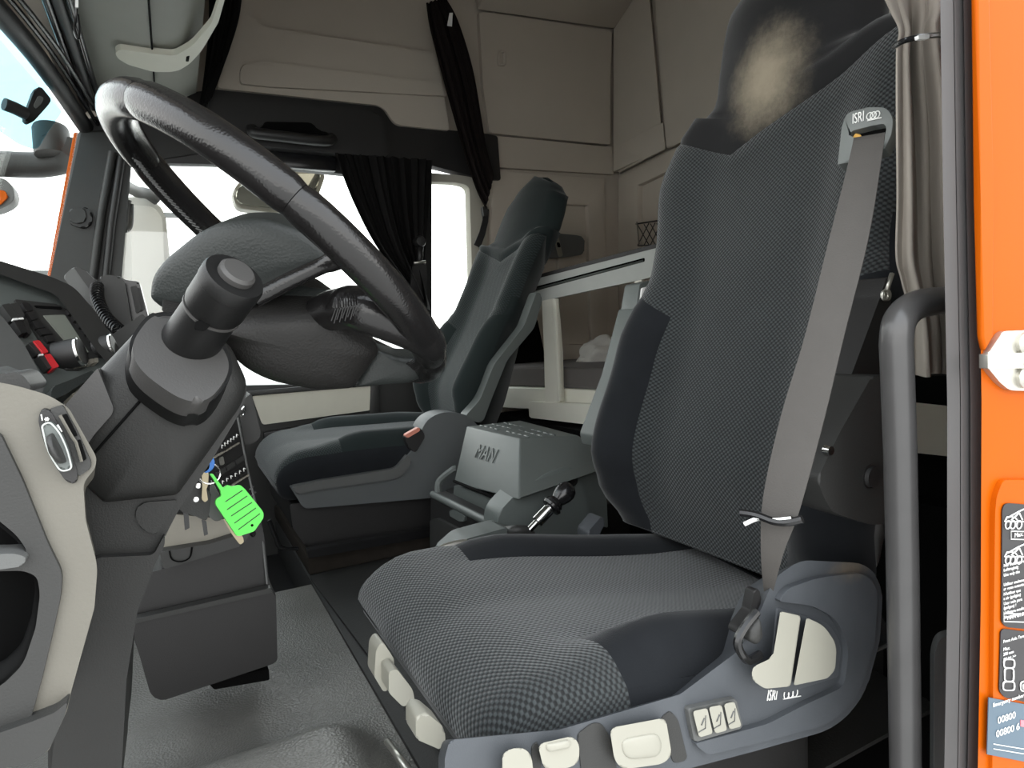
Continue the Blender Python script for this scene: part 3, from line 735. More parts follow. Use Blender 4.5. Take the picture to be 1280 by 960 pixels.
# ---------------------------------------------------------------- passenger seat
PCY = 2.12
root = thing('passenger_seat', 'black seat on the far side in front of the bright door window', 'seat', (.5, PCY, .1), 'cab seats')
seat_back(root, PCY, (.82, .47), .475, .86, .90, {
    'panel': ('backrest_panel', M['pass_cloth'], None), 'bolL': ('side_bolster', M['velour_p'], None), 'bolR': ('side_bolster', M['velour_p'], None),
    'head': ('headrest', M['velour_p'], None), 'back': ('backrest_cover', M['velour_p'], None)}, head=1.28, mh=.2)
seat_cushion(root, PCY, .22, .87, .485, .47, .275, .42, .13, {
    'panel': ('seat_cushion', M['pass_cloth'], None), 'bolL': ('cushion_bolster', M['velour_p'], None), 'bolR': ('cushion_bolster', M['velour_p'], None),
    'side': ('cushion_side', M['velour'], None)}, bol=.035, diag=False)
PY = 1.835
prism('side_shell', PX([(363, 609, 2), (400, 602), (495, 588, 6), (508, 572, 8), (518, 560, 6), (533, 524, 12), (555, 514, 14), (585, 518, 12), (604, 540, 10), (600, 620, 6), (545, 622), (380, 636, 5)], r=3, Y=PY), dY(.09), M['seat_grey2'], root, bevel=.012, seg=3)
prism('shell_ledge', PX([(366, 609), (400, 601), (495, 586, 6), (510, 568), (515, 578), (500, 598, 6), (400, 612), (372, 618)], r=3, Y=PY-.01), dY(.06), M['grey'], root, bevel=.006)
prism('suspension_base', PX([(362, 630), (545, 618), (600, 612), (600, 650), (384, 686, 8), (366, 660)], r=3, Y=PY+.03), dY(.45), M['black'], root, bevel=.012)
prism('back_frame', PX([(672, 362), (679, 372), (668, 410), (634, 450), (612, 505), (603, 530), (580, 522), (600, 500), (618, 455), (655, 408)], r=6, Y=PY+.0), dY(.05), M['console_grey'], root, bevel=.008)
tube('slide_handle', smooth_path([W(336, 650, Y=PY-.02), W(345, 672, Y=PY-.02), W(352, 685, Y=PY-.02), W(372, 686, Y=PY-.01)], 4), .006, M['gloss_black'], root, n=8)
prism('belt_buckle', PX([(506, 546), (525, 534), (532, 545), (520, 566), (512, 562)], r=3, Y=PY-.005), dY(.03), M['black'], root, bevel=.004)
prism('buckle_button', PX([(506, 544), (524, 534), (526, 538), (509, 548)], r=2, Y=PY-.01), dY(.02), M['red_soft'], root, bevel=.002)
# ================================================================== STEERING WHEEL, COLUMN, DASH
wh = thing('steering_wheel', 'black leather-wrapped steering wheel tilted in front of the nearest seat', 'steering wheel', (.123, .788, .897))
WC = V((.123, .788, .897)); th = .753
Uu = V((math.cos(th), 0, -math.sin(th))); Vv = V((0, 1, -.014)); Vv = (Vv-Uu*Vv.dot(Uu)).normalized(); Nn = Uu.cross(Vv)
if Nn.z < 0: Nn = -Nn
R0 = .21
def wl(u, v, h): return WC+Uu*u+Vv*v+Nn*h
def arc(a0, a1, n, r=R0): return [wl(r*math.cos(math.radians(a0+(a1-a0)*k/n)), r*math.sin(math.radians(a0+(a1-a0)*k/n)), 0) for k in range(n+1)]
RT = .0185
segs = [(213, 262), (262, 330), (330, 380), (20, 80), (80, 150), (150, 213)]
for a0, a1 in segs:
    p = arc(a0, a1, 22); rr = [RT]*23
    rr[0] = rr[-1] = RT*.90; rr[1] = rr[-2] = RT*.985
    tube('rim_grip', p, rr, M['leather'], wh, n=18)
# stitching along the inner side of the far rim
bm = bmesh.new()
for k in range(34):
    a = math.radians(96+k*1.9); c = wl((R0-RT*.75)*math.cos(a), (R0-RT*.75)*math.sin(a), -RT*.62)
    t = (Vv*math.cos(a)-Uu*math.sin(a))
    q = (wl(math.cos(a), math.sin(a), 0)-WC).normalized()
    for s_ in (-1, 1):
        b_tube(bm, [c+q*.0065*s_-t*.002-Nn*.0005, c+q*.001*s_+t*.003-Nn*.0026], .0011, 5)
o = finish('rim_stitching', bm, M['grey'], wh); o['kind'] = 'stuff'
# hub: padded upper body and the bowl underneath
HY = .70
pad_px = [(188, 372, 6), (191, 346, 10), (206, 325, 14), (248, 291, 16), (285, 273, 16), (332, 272, 16), (382, 288, 14), (425, 318, 6), (418, 328, 4), (330, 366), (310, 388, 6), (283, 393, 18), (204, 386, 10)]
n_hub = V((-.45, -.78, -.35)).normalized()
PLH = (W(310, 340, Y=HY), V((-.30, -.9, -.25)))
pillow('hub_pad', PX(pad_px, r=5, n=4, pl=PLH), PLH[1], .014, .07, M['hub'], wh, k=7, power=.6)
bowl_px = [(200, 387, 5), (283, 393, 20), (384, 385, 10), (412, 384), (432, 398, 6), (468, 424, 6), (474, 438, 5), (441, 483, 6), (400, 486, 25), (335, 474, 25), (296, 452, 20), (270, 415, 12)]
PLB = (W(390, 430, Y=HY+.01), V((-.05, -.9, -.42)))
pillow('hub_bowl', PX(bowl_px, r=6, n=4, pl=PLB), PLB[1], .022, .09, M['dark2'], wh, k=7, power=.6)
pillow('hub_shoulder', PX([(286, 392), (326, 368, 8), (376, 356, 6), (392, 360, 4), (416, 362, 6), (432, 368, 5), (412, 388, 4), (340, 396)], r=4, pl=(PLB[0], V((-.25, -.8, .3)))), V((-.25, -.8, .3)), .006, .05, M['hub'], wh, k=5, power=.6)
# spokes
tube('spoke', smooth_path([W(318, 374, Y=.655), W(360, 352, Y=.65), W(405, 331, Y=.64), W(440, 318, Y=.62)], 5), [.0085]*11+[.010]*5, M['leather'], wh, n=12)
def spoke(pts, rad, nm='spoke'):
    return tube(nm, smooth_path(pts, 6), rad, M['leather'], wh, n=14)
sp = smooth_path([W(402, 392, Y=.70), W(428, 386, Y=.672), W(455, 388, Y=.645), arc(316, 317, 1)[0], arc(332, 333, 1)[0]], 5)
tube('spoke', sp, [lerp(.0205, .0235, k/10) if k < 10 else lerp(.0235, .016, (k-10)/10) for k in range(len(sp))], M['leather'], wh, n=18)
pillow('spoke', PX([(470, 436, 3), (500, 446, 8), (522, 446, 6), (536, 452), (530, 470, 8), (510, 478, 6), (444, 483, 4)], r=4, pl=(W(490, 462, Y=.735), V((-.05, -.9, -.3)))), V((-.05, -.9, -.3)), .008, .03, M['hub'], wh, k=5, power=.6)
spoke([wl(-.04, .10, -.01), wl(-.02, .15, -.005), wl(-.005, .19, 0), wl(.0, R0, 0)], .015)
bm = bmesh.new()
for k in range(9):                        # laced leather where the spoke meets the hub
    yy = .634-k*.0022
    a, b_ = W(414+k*3.4, 401-k*.8+(k%2)*4, Y=yy), W(419+k*3.2, 372-k*.4-(k%2)*4, Y=yy)
    b_tube(bm, [a, a.lerp(b_, .5)+V((.001, -.005, 0)), b_], .0007, 4)
for k in range(7):
    a, b_ = W(508+k*1.8, 455+k*1.5, Y=.70), W(516+k*1.5, 450+k*1.6, Y=.70); b_tube(bm, [a, b_], .001, 5)
o = finish('spoke_lacing', bm, M['leather'], wh); o['kind'] = 'stuff'

# ---- column cowl
cw = thing('steering_column', 'dark plastic steering column cowl below the wheel with a fat stalk boot', 'steering column', W(190, 700, Y=.75))
trunk = [(108, 600), (112, 575), (200, 520), (296, 462, 10), (311, 482, 12), (302, 512, 10), (262, 580), (222, 640), (196, 690, 12), (172, 760, 30), (156, 850, 20), (149, 1000), (60, 1000), (60, 900), (90, 760)]
prism('lower_cowl', PX(trunk, r=4, Y=.60), dY(.18), M['cowl'], cw, bevel=.03, seg=5)
pillow('upper_cowl', PX([(66, 524), (160, 425, 10), (190, 392, 8), (285, 425, 20), (310, 480, 14), (302, 505, 10), (262, 562, 10), (222, 618), (130, 628), (100, 600)], r=6, Y=.602), (0, -1, 0), .022, .18, M['cowl'], cw, k=8, power=.55)
prism('cowl_cheek', PX([(66, 524, 3), (122, 460), (142, 510, 8), (140, 518, 6), (118, 543), (98, 572)], r=3, Y=.578), dY(.03), M['grey_boot'], cw, bevel=.006)
# seam, service flap and lower sleeve
tube('cowl_seam', [W(197, 476, Y=.5795), W(118, 566, Y=.5795)], .0012, M['void'], cw, n=5)
prism('service_flap', PX([(167, 640, 10), (178, 628, 8), (222, 625), (212, 645), (196, 668, 4), (176, 662, 8)], r=3, Y=.597), dY(.01), M['cowl'], cw, bevel=.002)
prism('column_sleeve', PX([(104, 708), (124, 697, 4), (192, 694, 5), (206, 668, 6), (206, 682, 6), (196, 700), (172, 764), (158, 850), (150, 1000), (60, 1000), (80, 800)], r=3, Y=.590), dY(.10), M['cowl'], cw, bevel=.018, seg=4)
# ---- stalk
BA, BB = W(226, 446, Y=.592), W(292, 348, Y=.530); ax = (BB-BA).normalized()
boot_c = W(228, 448, Y=.600)
PLS = (W(226, 446, Y=.572), V((.22, -.75, .62)))
def se_(t, n=2.7): c, q = math.cos(t), math.sin(t); return (math.copysign(abs(c)**(2/n), c)*66, math.copysign(abs(q)**(2/n), q)*47)
bo = [V((226+x*math.cos(.62)-y*math.sin(.62), 447+x*math.sin(.62)+y*math.cos(.62), 0)) for x, y in (se_(2*PI*k/56) for k in range(56))]
bc = V((225, 446, 0))
prism('stalk_boot', [W(p.x, p.y, pl=PLS) for p in bo], -PLS[1].normalized()*.03, M['stalk'], cw, bevel=.003)
prism('boot_collar', [W((bc+(p-bc)*.93).x, (bc+(p-bc)*.93).y, pl=(PLS[0]+PLS[1].normalized()*.008, PLS[1])) for p in bo], -PLS[1].normalized()*.02, M['grey_boot'], cw, bevel=.005, seg=3)
Ls = (BB-BA).length; rs = .0220
st = thing('control_stalk', 'thick black stalk with a grey push button on its end, rising from the column', 'stalk', BA)
lathe('stalk_body', [(rs*1.12, -.015), (rs*1.05, .012), (rs, .025), (rs*.96, Ls*.60), (rs*.96, Ls*.60)], BA, ax, M['stalk'], st, n=36)
lathe('stalk_ring', [(rs*.9, Ls*.60), (rs*1.02, Ls*.605), (rs*1.02, Ls*.625), (rs*.9, Ls*.63)], BA, ax, M['grey_boot'], st, n=36)
lathe('stalk_grip', [(rs*.98, Ls*.63), (rs*1.04, Ls*.68), (rs*1.04, Ls*.90), (rs*1.06, Ls*.905), (rs*1.06, Ls*1.0), (rs*1.0, Ls*1.03), (rs*.62, Ls*1.03)], BA, ax, M['stalk'], st, n=36)
lathe('push_button', [(rs*.62, Ls*1.02), (rs*.62, Ls*1.075), (rs*.52, Ls*1.10), (0, Ls*1.105)], BA, ax, M['grey_boot'], st, n=30)
pb = W(252, 402, Y=.568)
prism('thumb_switch', PX([(243, 402), (252, 400), (264, 406), (256, 414), (243, 412)], r=3, Y=.535), dY(.02), M['void'], st, bevel=.002)

# ---- dash: outer end panel facing the open door (beige), vent pocket, light switch
dp = thing('dash_end_panel', 'worn beige and grey dashboard end panel with light switch and dark pocket', 'dash panel', W(60, 700, Y=.46))
EY = .455
bodyo = None
outer = PX([(-40, 470), (20, 482, 10), (62, 494, 16), (86, 510, 6), (121, 572, 10), (119, 585, 5), (104, 604, 8), (107, 650, 4), (122, 708, 12), (118, 760), (88, 868), (84, 888, 4), (60, 940), (-40, 980)], r=4, Y=EY)
bodyo = prism('panel_body', outer, rayo(112, 640, .13), M['end_beige'], dp, bevel=.014, seg=4)
inn = [(-40, 530), (0, 542), (28, 600, 10), (60, 680, 10), (78, 716, 12), (76, 745, 10), (64, 800), (52, 850), (38, 900), (-40, 940)]
innero = prism('inner_panel', PX(inn, r=6, Y=EY-.004), dY(.02), M['dark'], dp, bevel=.005)
pk = [(-40, 618), (0, 650, 10), (22, 668, 12), (36, 690, 8), (-40, 698)]
for oo in (bodyo, innero): cut(oo, PX(pk, r=6, Y=EY-.03), rayo(20, 700, .15), M['void'])  # pocket walls coloured near-black for the shade inside
pk = [(-40, 716), (30, 714, 10), (48, 722, 8), (52, 745, 10), (46, 790), (30, 838, 14), (0, 868, 14), (-40, 880)]
for oo in (bodyo, innero): cut(oo, PX(pk, r=6, Y=EY-.03), rayo(20, 700, .15), M['void'])
prism('pocket_divider', PX([(-40, 694), (20, 692, 8), (34, 697, 5), (28, 708, 5), (0, 712), (-40, 715)], r=3, Y=EY-.012), dY(.02), M['grey'], dp, bevel=.005)
prism('lower_bumper', PX([(-40, 925), (0, 916), (40, 902, 3), (68, 891, 4), (84, 878, 3), (82, 892, 6), (60, 940, 16), (40, 952, 16), (0, 962), (-40, 968)], r=3, Y=EY-.012), dY(.08), M['dark'], dp, bevel=.01, seg=3)
# light switch
sw = prism('switch_plate', PX([(47, 525, 12), (52, 510, 8), (62, 512, 12), (82, 545, 20), (97, 590, 14), (96, 605, 8), (84, 604, 14), (60, 570, 20)], r=10, Y=EY-.004), dY(.012), M['black'], dp, bevel=.003)
kb = [(52, 532, 4), (62, 527, 8), (74, 540, 14), (84, 562, 12), (90, 586, 5), (76, 590, 8), (60, 565, 14)]
prism('switch_dial', PX(kb, r=8, Y=EY-.012), dY(.012), M['console_grey'], sw, bevel=.002)
pillow('dial_grip', PX([(57, 546), (66, 540), (78, 562), (84, 578), (74, 580), (62, 566)], r=4, Y=EY-.0122), (0, -1, 0), .010, .002, M['dark'], sw)
tube('dial_rim', PX(kb, r=8, Y=EY-.0125),   .0005, M['board'], sw, n=6, closed=True)
bm = bmesh.new()
for k in range(3):
    a = W(58.5, 524, Y=EY-.0045); d_ = V((math.cos(k*PI/3), 0, math.sin(k*PI/3)))*.0012; b_tube(bm, [a-d_, a+d_], .0004, 5)
b_tube(bm, [W(51.5, 518, Y=EY-.0045), W(53, 526, Y=EY-.0045)], .0004, 5)
b_tube(bm, [W(71.5, 531, Y=EY-.0045), W(77, 540, Y=EY-.0045)], .0006, 5)
finish('switch_symbol', bm, M['white'], sw)
ht = prism('slider_frame', PX([(62, 511, 3), (78, 506, 3), (96, 538), (114, 578, 5), (113, 586, 5), (98, 596, 3), (92, 575), (80, 545)], r=3, Y=EY-.003), dY(.01), M['dark'], dp, bevel=.002)
prism('slider_well', PX([(75, 520), (83, 517), (97, 545), (90, 546)], r=2, Y=EY-.0045), dY(.005), M['void'], ht)
prism('slider_well', PX([(95, 552), (100, 549), (108, 574), (101, 578)], r=2, Y=EY-.0045), dY(.005), M['void'], ht)
tube('slider_edge', [W(75, 519, Y=EY-.005), W(90, 546, Y=EY-.005), W(95, 553, Y=EY-.005), W(102, 577, Y=EY-.005)], .0009, M['end_beige'], ht, n=6)

# ---- instrument hood, centre stack
da = thing('dashboard', 'dark dashboard with hood and radio stack curving away at far left', 'dashboard', W(90, 600, Y=1.5))
CP = (W(80, 420, Y=1.22), V((.62, -.55, .56)))
cn = CP[1].normalized()
def cpl(h): return (CP[0]+cn*h, CP[1])
prism('dash_core', [V((-.70, 1.75, .90)), V((-.30, 1.75, .93)), V((-.20, 1.75, .80)), V((-.16, 1.75, .45)), V((-.70, 1.75, .40))], (0, .70, 0), M['dark'], da, bevel=.02)
prism('stack_panel', PX([(-60, 318), (0, 334), (72, 358, 8), (150, 440), (140, 470), (92, 500), (56, 505), (-60, 470)], r=4, pl=CP), -cn*.10, M['console_grey'], da, bevel=.006)
hp = [(-60, 306), (0, 326), (62, 345, 8), (92, 358, 10), (120, 390), (152, 440), (136, 456), (122, 440), (88, 392, 8), (70, 368, 8), (0, 343), (-60, 325)]
prism('dash_hood', PX(hp, r=4, pl=cpl(.02)), rayo(70, 360, .12), M['dark'], da, bevel=.018, seg=4)
prism('binnacle_side', PX([(-60, 372), (0, 392, 6), (30, 430), (54, 474, 12), (55, 492, 8), (40, 505), (-60, 520)], r=4, pl=cpl(.035)), -cn*.08, M['grey'], da, bevel=.01, seg=3)
prism('dash_cheek', PX([(120, 432), (178, 392), (205, 420), (150, 530), (80, 530)], r=3, Y=1.46), dY(.1), M['dark'], da, bevel=.01)
# radio with its own screen, buttons and knobs
ra = thing('radio_unit', 'car radio with grey screen and two round knobs in the dashboard', 'radio', W(85, 470, pl=CP))
prism('radio_face', PX([(18, 374, 2), (72, 380), (86, 388), (124, 436), (122, 452), (100, 462), (84, 462), (60, 440)], r=3, pl=cpl(.004)), -cn*.03, M['dark'], ra, bevel=.003)
prism('disc_slot', PX([(43, 381.5), (76, 383.5), (78, 386.5), (46, 384.5)], r=1, pl=cpl(.0055)), -cn*.004, M['void'], ra)
prism('screen', PX([(54, 394), (81, 393.5), (111, 440), (96, 443.5)], r=1, pl=cpl(.0055)), -cn*.004, M['screen'], ra)
for px in ([(27, 378), (36, 378), (42, 388), (33, 389)], [(33, 390), (43, 389), (48, 398), (40, 400)], [(40, 401), (49, 400), (58, 409), (46, 410)], [(47, 411), (59, 410), (68, 417), (53, 418)], [(55, 420), (68, 418), (70, 426), (61, 427)]):
    prism('radio_button', PX(px, r=1.5, pl=cpl(.010)), -cn*.008, M['black'], ra, bevel=.0015)
for k in range(6):
    x, y = lerp(83, 117, k/5), lerp(386, 427, k/5)
    prism('radio_button', PX([(x, y), (x+5, y), (x+9, y+6), (x+4, y+6.5)], r=1.5, pl=cpl(.010)), -cn*.008, M['black'], ra, bevel=.0012)
def knob(cx_, cy_, r_, h_):
    c = W(cx_, cy_, pl=cpl(.0)); a_ = (cn*.55+V((.75, .1, -.1))).normalized()
    o = lathe('tuning_knob', [(r_, 0), (r_, h_*.85), (r_*.9, h_*.86), (r_*.9, h_)], c, a_, M['black'], ra, n=26)
    lathe('knob_ring', [(r_*.93, h_*.84), (r_*1.02, h_*.86), (r_*1.02, h_*.96), (r_*.86, h_*1.0), (r_*.80, h_*.97)], c, a_, M['chrome'], o, n=26)
knob(71, 446, .022, .035); knob(119, 436, .018, .028)
for k in range(5):
    x, y = 95+k*5.6, 452-k*1.0
    prism('preset_button', PX([(x, y), (x+5, y-.9), (x+6, y+4.5), (x+.8, y+5.6)], r=.8, pl=cpl(.012)), -cn*.01, M['beige'], ra, bevel=.001)
# rocker switches left of the radio
rk = []
for nm, px, mm in (('rocker_switch', [(2, 381), (12, 379), (24, 397), (15, 399)], 'dark'), ('rocker_switch', [(13, 379.5), (22, 378.5), (31, 395), (25, 397)], 'dark'),
                   ('rocker_switch', [(17, 401), (27, 399), (34, 415), (27, 417)], 'black'), ('rocker_switch', [(28, 399), (33, 397.5), (40, 416), (35, 417)], 'black'),
                   ('rocker_switch', [(35, 429), (42, 427), (53, 441), (47, 442)], 'dark'), ('rocker_switch', [(48, 444), (56, 443), (67, 459), (60, 461)], 'dark')):
    o = prism(nm, PX(px, r=1, pl=cpl(.014)), -cn*.012, M[mm], da, bevel=.0015)
for px in ([(41.5, 426), (49, 425), (61, 440), (54, 442)], [(56, 443), (63, 442), (74, 458), (67, 460.5)]):
    o = prism('red_switch', PX(px, r=1, pl=cpl(.016)), -cn*.014, M['red'], da, bevel=.0015); o['label'] = 'red half of a double rocker switch'
for px in ([(16, 397.8), (22, 397.4), (22.6, 399.6), (16.6, 400)], [(23.4, 397.2), (29, 396.8), (30, 398.8), (24.2, 399.2)], [(49, 442.5), (54, 442), (54.6, 444), (49.6, 444.6)]):
    prism('switch_lamp', PX(px, pl=cpl(.0155)), -cn*.004, M['white'], da)
# shelf under the stack
prism('stack_tray', PX([(64, 484, 6), (90, 474, 10), (117, 462), (117, 470), (80, 494), (64, 500)], r=3, pl=cpl(.05)), -cn*.06, M['hub'], da, bevel=.006)
for px in ([(103, 478), (111, 475), (112, 480), (105, 484)], [(90, 492), (100, 487), (100, 492), (92, 498)]):
    prism('tray_button', PX(px, r=1, pl=cpl(.04)), -cn*.02, M['beige'], da, bevel=.001)
# handle ring at the far left edge
prism('hood_bracket', PX([(-20, 460), (4, 468, 4), (16, 464, 5), (28, 468, 8), (40, 484, 6), (34, 492), (20, 484), (-20, 486)], r=4, Y=.52), dY(.06), M['dark'], da, bevel=.008)

# ---- lower centre dash below the column
lo = thing('lower_dash', 'lower dashboard block with switch rows and two black boxes above the footwell', 'dashboard', W(250, 870, Y=1.15))
LY = 1.215
prism('upper_box', PX([(170, 720), (202, 712), (318, 630, 8), (330, 668), (337, 735), (164, 773)], r=3, Y=LY), dY(.22), M['black'], lo, bevel=.008)
prism('lower_box', PX([(160, 777, 3), (336, 737, 4), (345, 742, 4), (347, 828, 6), (200, 877, 8), (188, 868, 8), (174, 818, 10)], r=3, Y=LY-.02), dY(.26), M['black'], lo, bevel=.008)
prism('box_edge', PX([(164, 775), (338, 735), (340, 741), (162, 781)], r=1, Y=LY-.025), dY(.02), M['dark'], lo, bevel=.003)
prism('box_foot', PX([(258, 852), (336, 836), (337, 850), (268, 862)], r=2, Y=LY+.02), dY(.15), M['void'], lo, bevel=.003)
prism('ash_panel', PX([(198, 690), (222, 638), (260, 625), (305, 640), (300, 668), (206, 688)], r=3, Y=LY-.005), dY(.04), M['beige'], lo, bevel=.004)
prism('tray_lip', PX([(200, 690), (262, 680), (300, 668, 4), (318, 640, 4), (322, 650, 4), (304, 682, 6), (204, 712)], r=3, Y=LY-.03), dY(.06), M['dark'], lo, bevel=.008)
tube('latch_ring', smooth_path([W(212, 689, Y=LY-.033), W(215, 699, Y=LY-.033), W(226, 702, Y=LY-.033), W(237, 697, Y=LY-.033), W(240, 684, Y=LY-.033)], 4), .0013, M['void'], lo, n=6)
SP = (W(285, 580, Y=LY), V((.55, -.8, .15))); sn = SP[1].normalized()
def spl(h): return (SP[0]+sn*h, SP[1])
fr = prism('switch_panel', PX([(240, 560), (296, 522), (302, 535), (326, 655), (318, 672), (300, 650), (244, 640)], r=2, pl=spl(0)), -sn*.10, M['black'], lo, bevel=.003)
tube('panel_edge', [W(297, 522, pl=spl(.002)), W(310, 590, pl=spl(.002)), W(327, 662, pl=spl(.002)), W(334, 730, Y=LY-.01)], .0022, M['grey'], lo, n=6)
def row(x0, y0, x1, y1, n_, h_, m_, cc):
    for k in range(n_):
        a = k/n_; b_ = (k+.86)/n_
        p = [(lerp(x0, x1, a), lerp(y0, y1, a)), (lerp(x0, x1, b_), lerp(y0, y1, b_)), (lerp(x0, x1, b_)+h_*.25, lerp(y0, y1, b_)+h_), (lerp(x0, x1, a)+h_*.25, lerp(y0, y1, a)+h_)]
        o = prism('key_button', PX(p, r=.6, pl=spl(.006)), -sn*.006, M[m_], lo, bevel=.0008)
        if cc:
            c = W(lerp(x0, x1, (a+b_)/2), lerp(y0, y1, (a+b_)/2)+h_*.62, pl=spl(.0065))
            b2 = bmesh.new(); b_tube(b2, [c, c+V((.0, 0, .006))], .0008, 5); b_tube(b2, [c+V((0, 0, .006)), c+V((.003, .002, .004))], .0008, 5); finish('key_symbol', b2, M['white'], o)
row(276, 556, 298, 540, 6, 9, 'black', True); row(268, 571, 300, 552, 7, 2, 'beige', False)
row(276, 601, 308, 582, 6, 9, 'black', True); row(282, 611, 312, 592, 7, 2, 'beige', False)
row(272, 590, 306, 568, 3, 6, 'dark', False)
prism('panel_screw', PX([(275, 572), (279, 570), (281, 580), (277, 582)], r=2, pl=spl(.006)), -sn*.004, M['steel'], lo)
for a, b_ in (((312, 612), (317, 608)), ((314, 620), (320, 615))): tube('trim_line', [W(*a, pl=spl(.002)), W(*b_, pl=spl(.002))], .0016, M['grey'], lo, n=6)
cu = prism('cup_holder', PX([(297, 505), (314, 492, 2), (326, 540, 2), (324, 550, 4), (312, 556, 3), (306, 556)], r=2, Y=1.28), dY(.12), M['dark'], lo, bevel=.006)
tube('holder_catch', smooth_path([W(302, 512, Y=1.27), W(306, 508, Y=1.27), W(305, 518, Y=1.27), W(300, 520, Y=1.27)], 4), .002, M['chrome'], cu, n=6)

# ---- phone handset and its cradle on the dash top
ph = thing('phone_handset', 'leather-look handset with coiled cord on the dash top', 'phone', W(110, 410, Y=1.60))
prism('handset_body', PX([(78, 346, 6), (92, 333, 8), (104, 336), (122, 352), (118, 372), (134, 398), (128, 412, 5), (120, 398), (98, 370)], r=4, Y=1.58), dY(.06), M['grey'], ph, bevel=.012, seg=3)
prism('handset_face', PX([(92, 334), (104, 335, 5), (122, 354, 4), (121, 360), (112, 362)], r=2, Y=1.575), dY(.03), M['dark'], ph, bevel=.004)
cpth = smooth_path([W(121, 358, Y=1.56), W(122, 375, Y=1.54), W(132, 396, Y=1.52), W(150, 414, Y=1.50)], 40); coil = []
for k, p in enumerate(resample(cpth, 460, closed=False)):
    coil.append(p+V((math.cos(k*2*PI/24), .3*math.cos(k*2*PI/24), math.sin(k*2*PI/24)))*.011)
tube('coiled_cord', coil, .0021, M['gloss_black'], ph, n=5)
cr = thing('phone_cradle', 'black two-way radio cradle behind the coiled cord', 'cradle', W(155, 420, Y=1.62))
prism('cradle_shell', PX([(124, 346, 3), (133, 343, 5), (150, 346, 6), (156, 352), (166, 410), (150, 416), (132, 390)], r=3, Y=1.60), dY(.05), M['dark'], cr, bevel=.006)
prism('cradle_body', PX([(136, 345, 5), (148, 344, 5), (157, 350), (174, 352, 3), (186, 398), (168, 412), (154, 404)], r=3, Y=1.64), dY(.08), M['gloss_black'], cr, bevel=.006)
prism('cradle_arm', PX([(163, 358), (171, 357), (177, 388), (170, 392)], r=2, Y=1.63), dY(.02), M['dark'], cr, bevel=.003)
prism('cradle_clip', PX([(171, 360), (176, 360), (181, 386), (176, 390)], r=1, Y=1.635), dY(.02), M['black'], cr, bevel=.002)
# ================================================================== CONSOLE, BUNK, CURTAINS, RAIL
# ---- lidded console between the seats
cs = thing('center_console', 'grey lidded storage console with open front tray between the two seats', 'console', (.8, 1.48, .15))
XF = .70; YN = 1.31
def off(p, v): return V(p)+V(v)
# lid: front face slopes forward, top with ribs, side cheek
n0, n1 = W(650, 548, X=.70), W(583, 533, X=.70)          # front top edge near, far
m0, m1 = W(648, 625, X=.63), W(567, 604, X=.63)          # front bottom edge
bk = .20
b0, b1 = n0+V((.16, -.005, -.012)), n1+V((.17, 0, -.002))
c0, c1 = V((.95, m0.y, m0.z+.05)), V((.95, m1.y, m1.z+.05))
bm = bmesh.new()
vs_ = [bm.verts.new(p) for p in (n0, b0, V((b0.x+.07, m0.y+.02, b0.z-.08)), c0, m0)]
vt_ = [bm.verts.new(p) for p in (n1, b1, V((b1.x+.07, m1.y, b1.z-.08)), c1, m1)]
bm.faces.new(vs_); bm.faces.new(vt_[::-1])
for k in range(5): bm.faces.new((vs_[k], vt_[k], vt_[(k+1) % 5], vs_[(k+1) % 5]))
bmesh.ops.recalc_face_normals(bm, faces=bm.faces)
bmesh.ops.bevel(bm, geom=list(bm.edges), offset=.018, segments=4, profile=.5, affect='EDGES', clamp_overlap=True)
lid = finish('console_lid', bm, M['console_grey'], cs)
fr_n = (n0-m0).cross(n1-m0).normalized()
if fr_n.x > 0: fr_n = -fr_n
rx = (n0-n1).normalized(); uy = (n0-m0).normalized()
for q in range(3):
    for side in (0, 1):
        for k in range(4):
            a = .06+side*.52+k*.10; t_ = .2+q*.22
            p0 = n1.lerp(n0, a).lerp(b1.lerp(b0, a), t_)+V((0, 0, .0005)); p1 = n1.lerp(n0, a+.075).lerp(b1.lerp(b0, a+.075), t_)+V((0, 0, .0005))
            tube('lid_rib', [p0, p1], .003, M['console_grey'], lid, n=6)
o_ = W(592, 571, pl=(m0+fr_n*.0005, fr_n))
text('embossed_lettering', 'MAN', .052, o_, rx, uy, M['console_grey'], lid, ext=.0022)
tube('lid_gap', [W(569, 602, X=.632)+fr_n*.004, W(629, 627, X=.632)+fr_n*.004], .004, M['void'], cs, n=6)
tube('lid_gap', [W(690, 552, Y=YN-.001), W(702, 584, Y=YN-.001)], .0012, M['void'], cs, n=5)
prism('front_panel', PX([(567, 606, 3), (628, 627, 3), (628, 650), (566, 628)], X=.64), (.2, 0, 0), M['console_grey'], cs, bevel=.005)
# cheek on the driver's side
prism('side_cheek', PX([(622, 655, 6), (624, 640, 12), (650, 612, 16), (680, 594, 14), (706, 584, 6), (720, 586, 4), (726, 600), (742, 655), (745, 700), (620, 700)], r=4, Y=1.225), dY(.07), M['cheek'], cs, bevel=.016, seg=4)
lathe('cheek_hole', [(0, -.0005), (.009, -.0005), (.0105, -.003), (.0135, -.003), (.014, .006)], W(715.5, 600.5, Y=1.225), (0, 1, 0), M['black'], cs, n=22)
prism('rear_cheek', PX([(716, 583), (740, 577), (756, 576), (760, 660), (742, 655), (727, 604)], r=2, Y=1.24), dY(.4), M['cheek'], cs, bevel=.006)
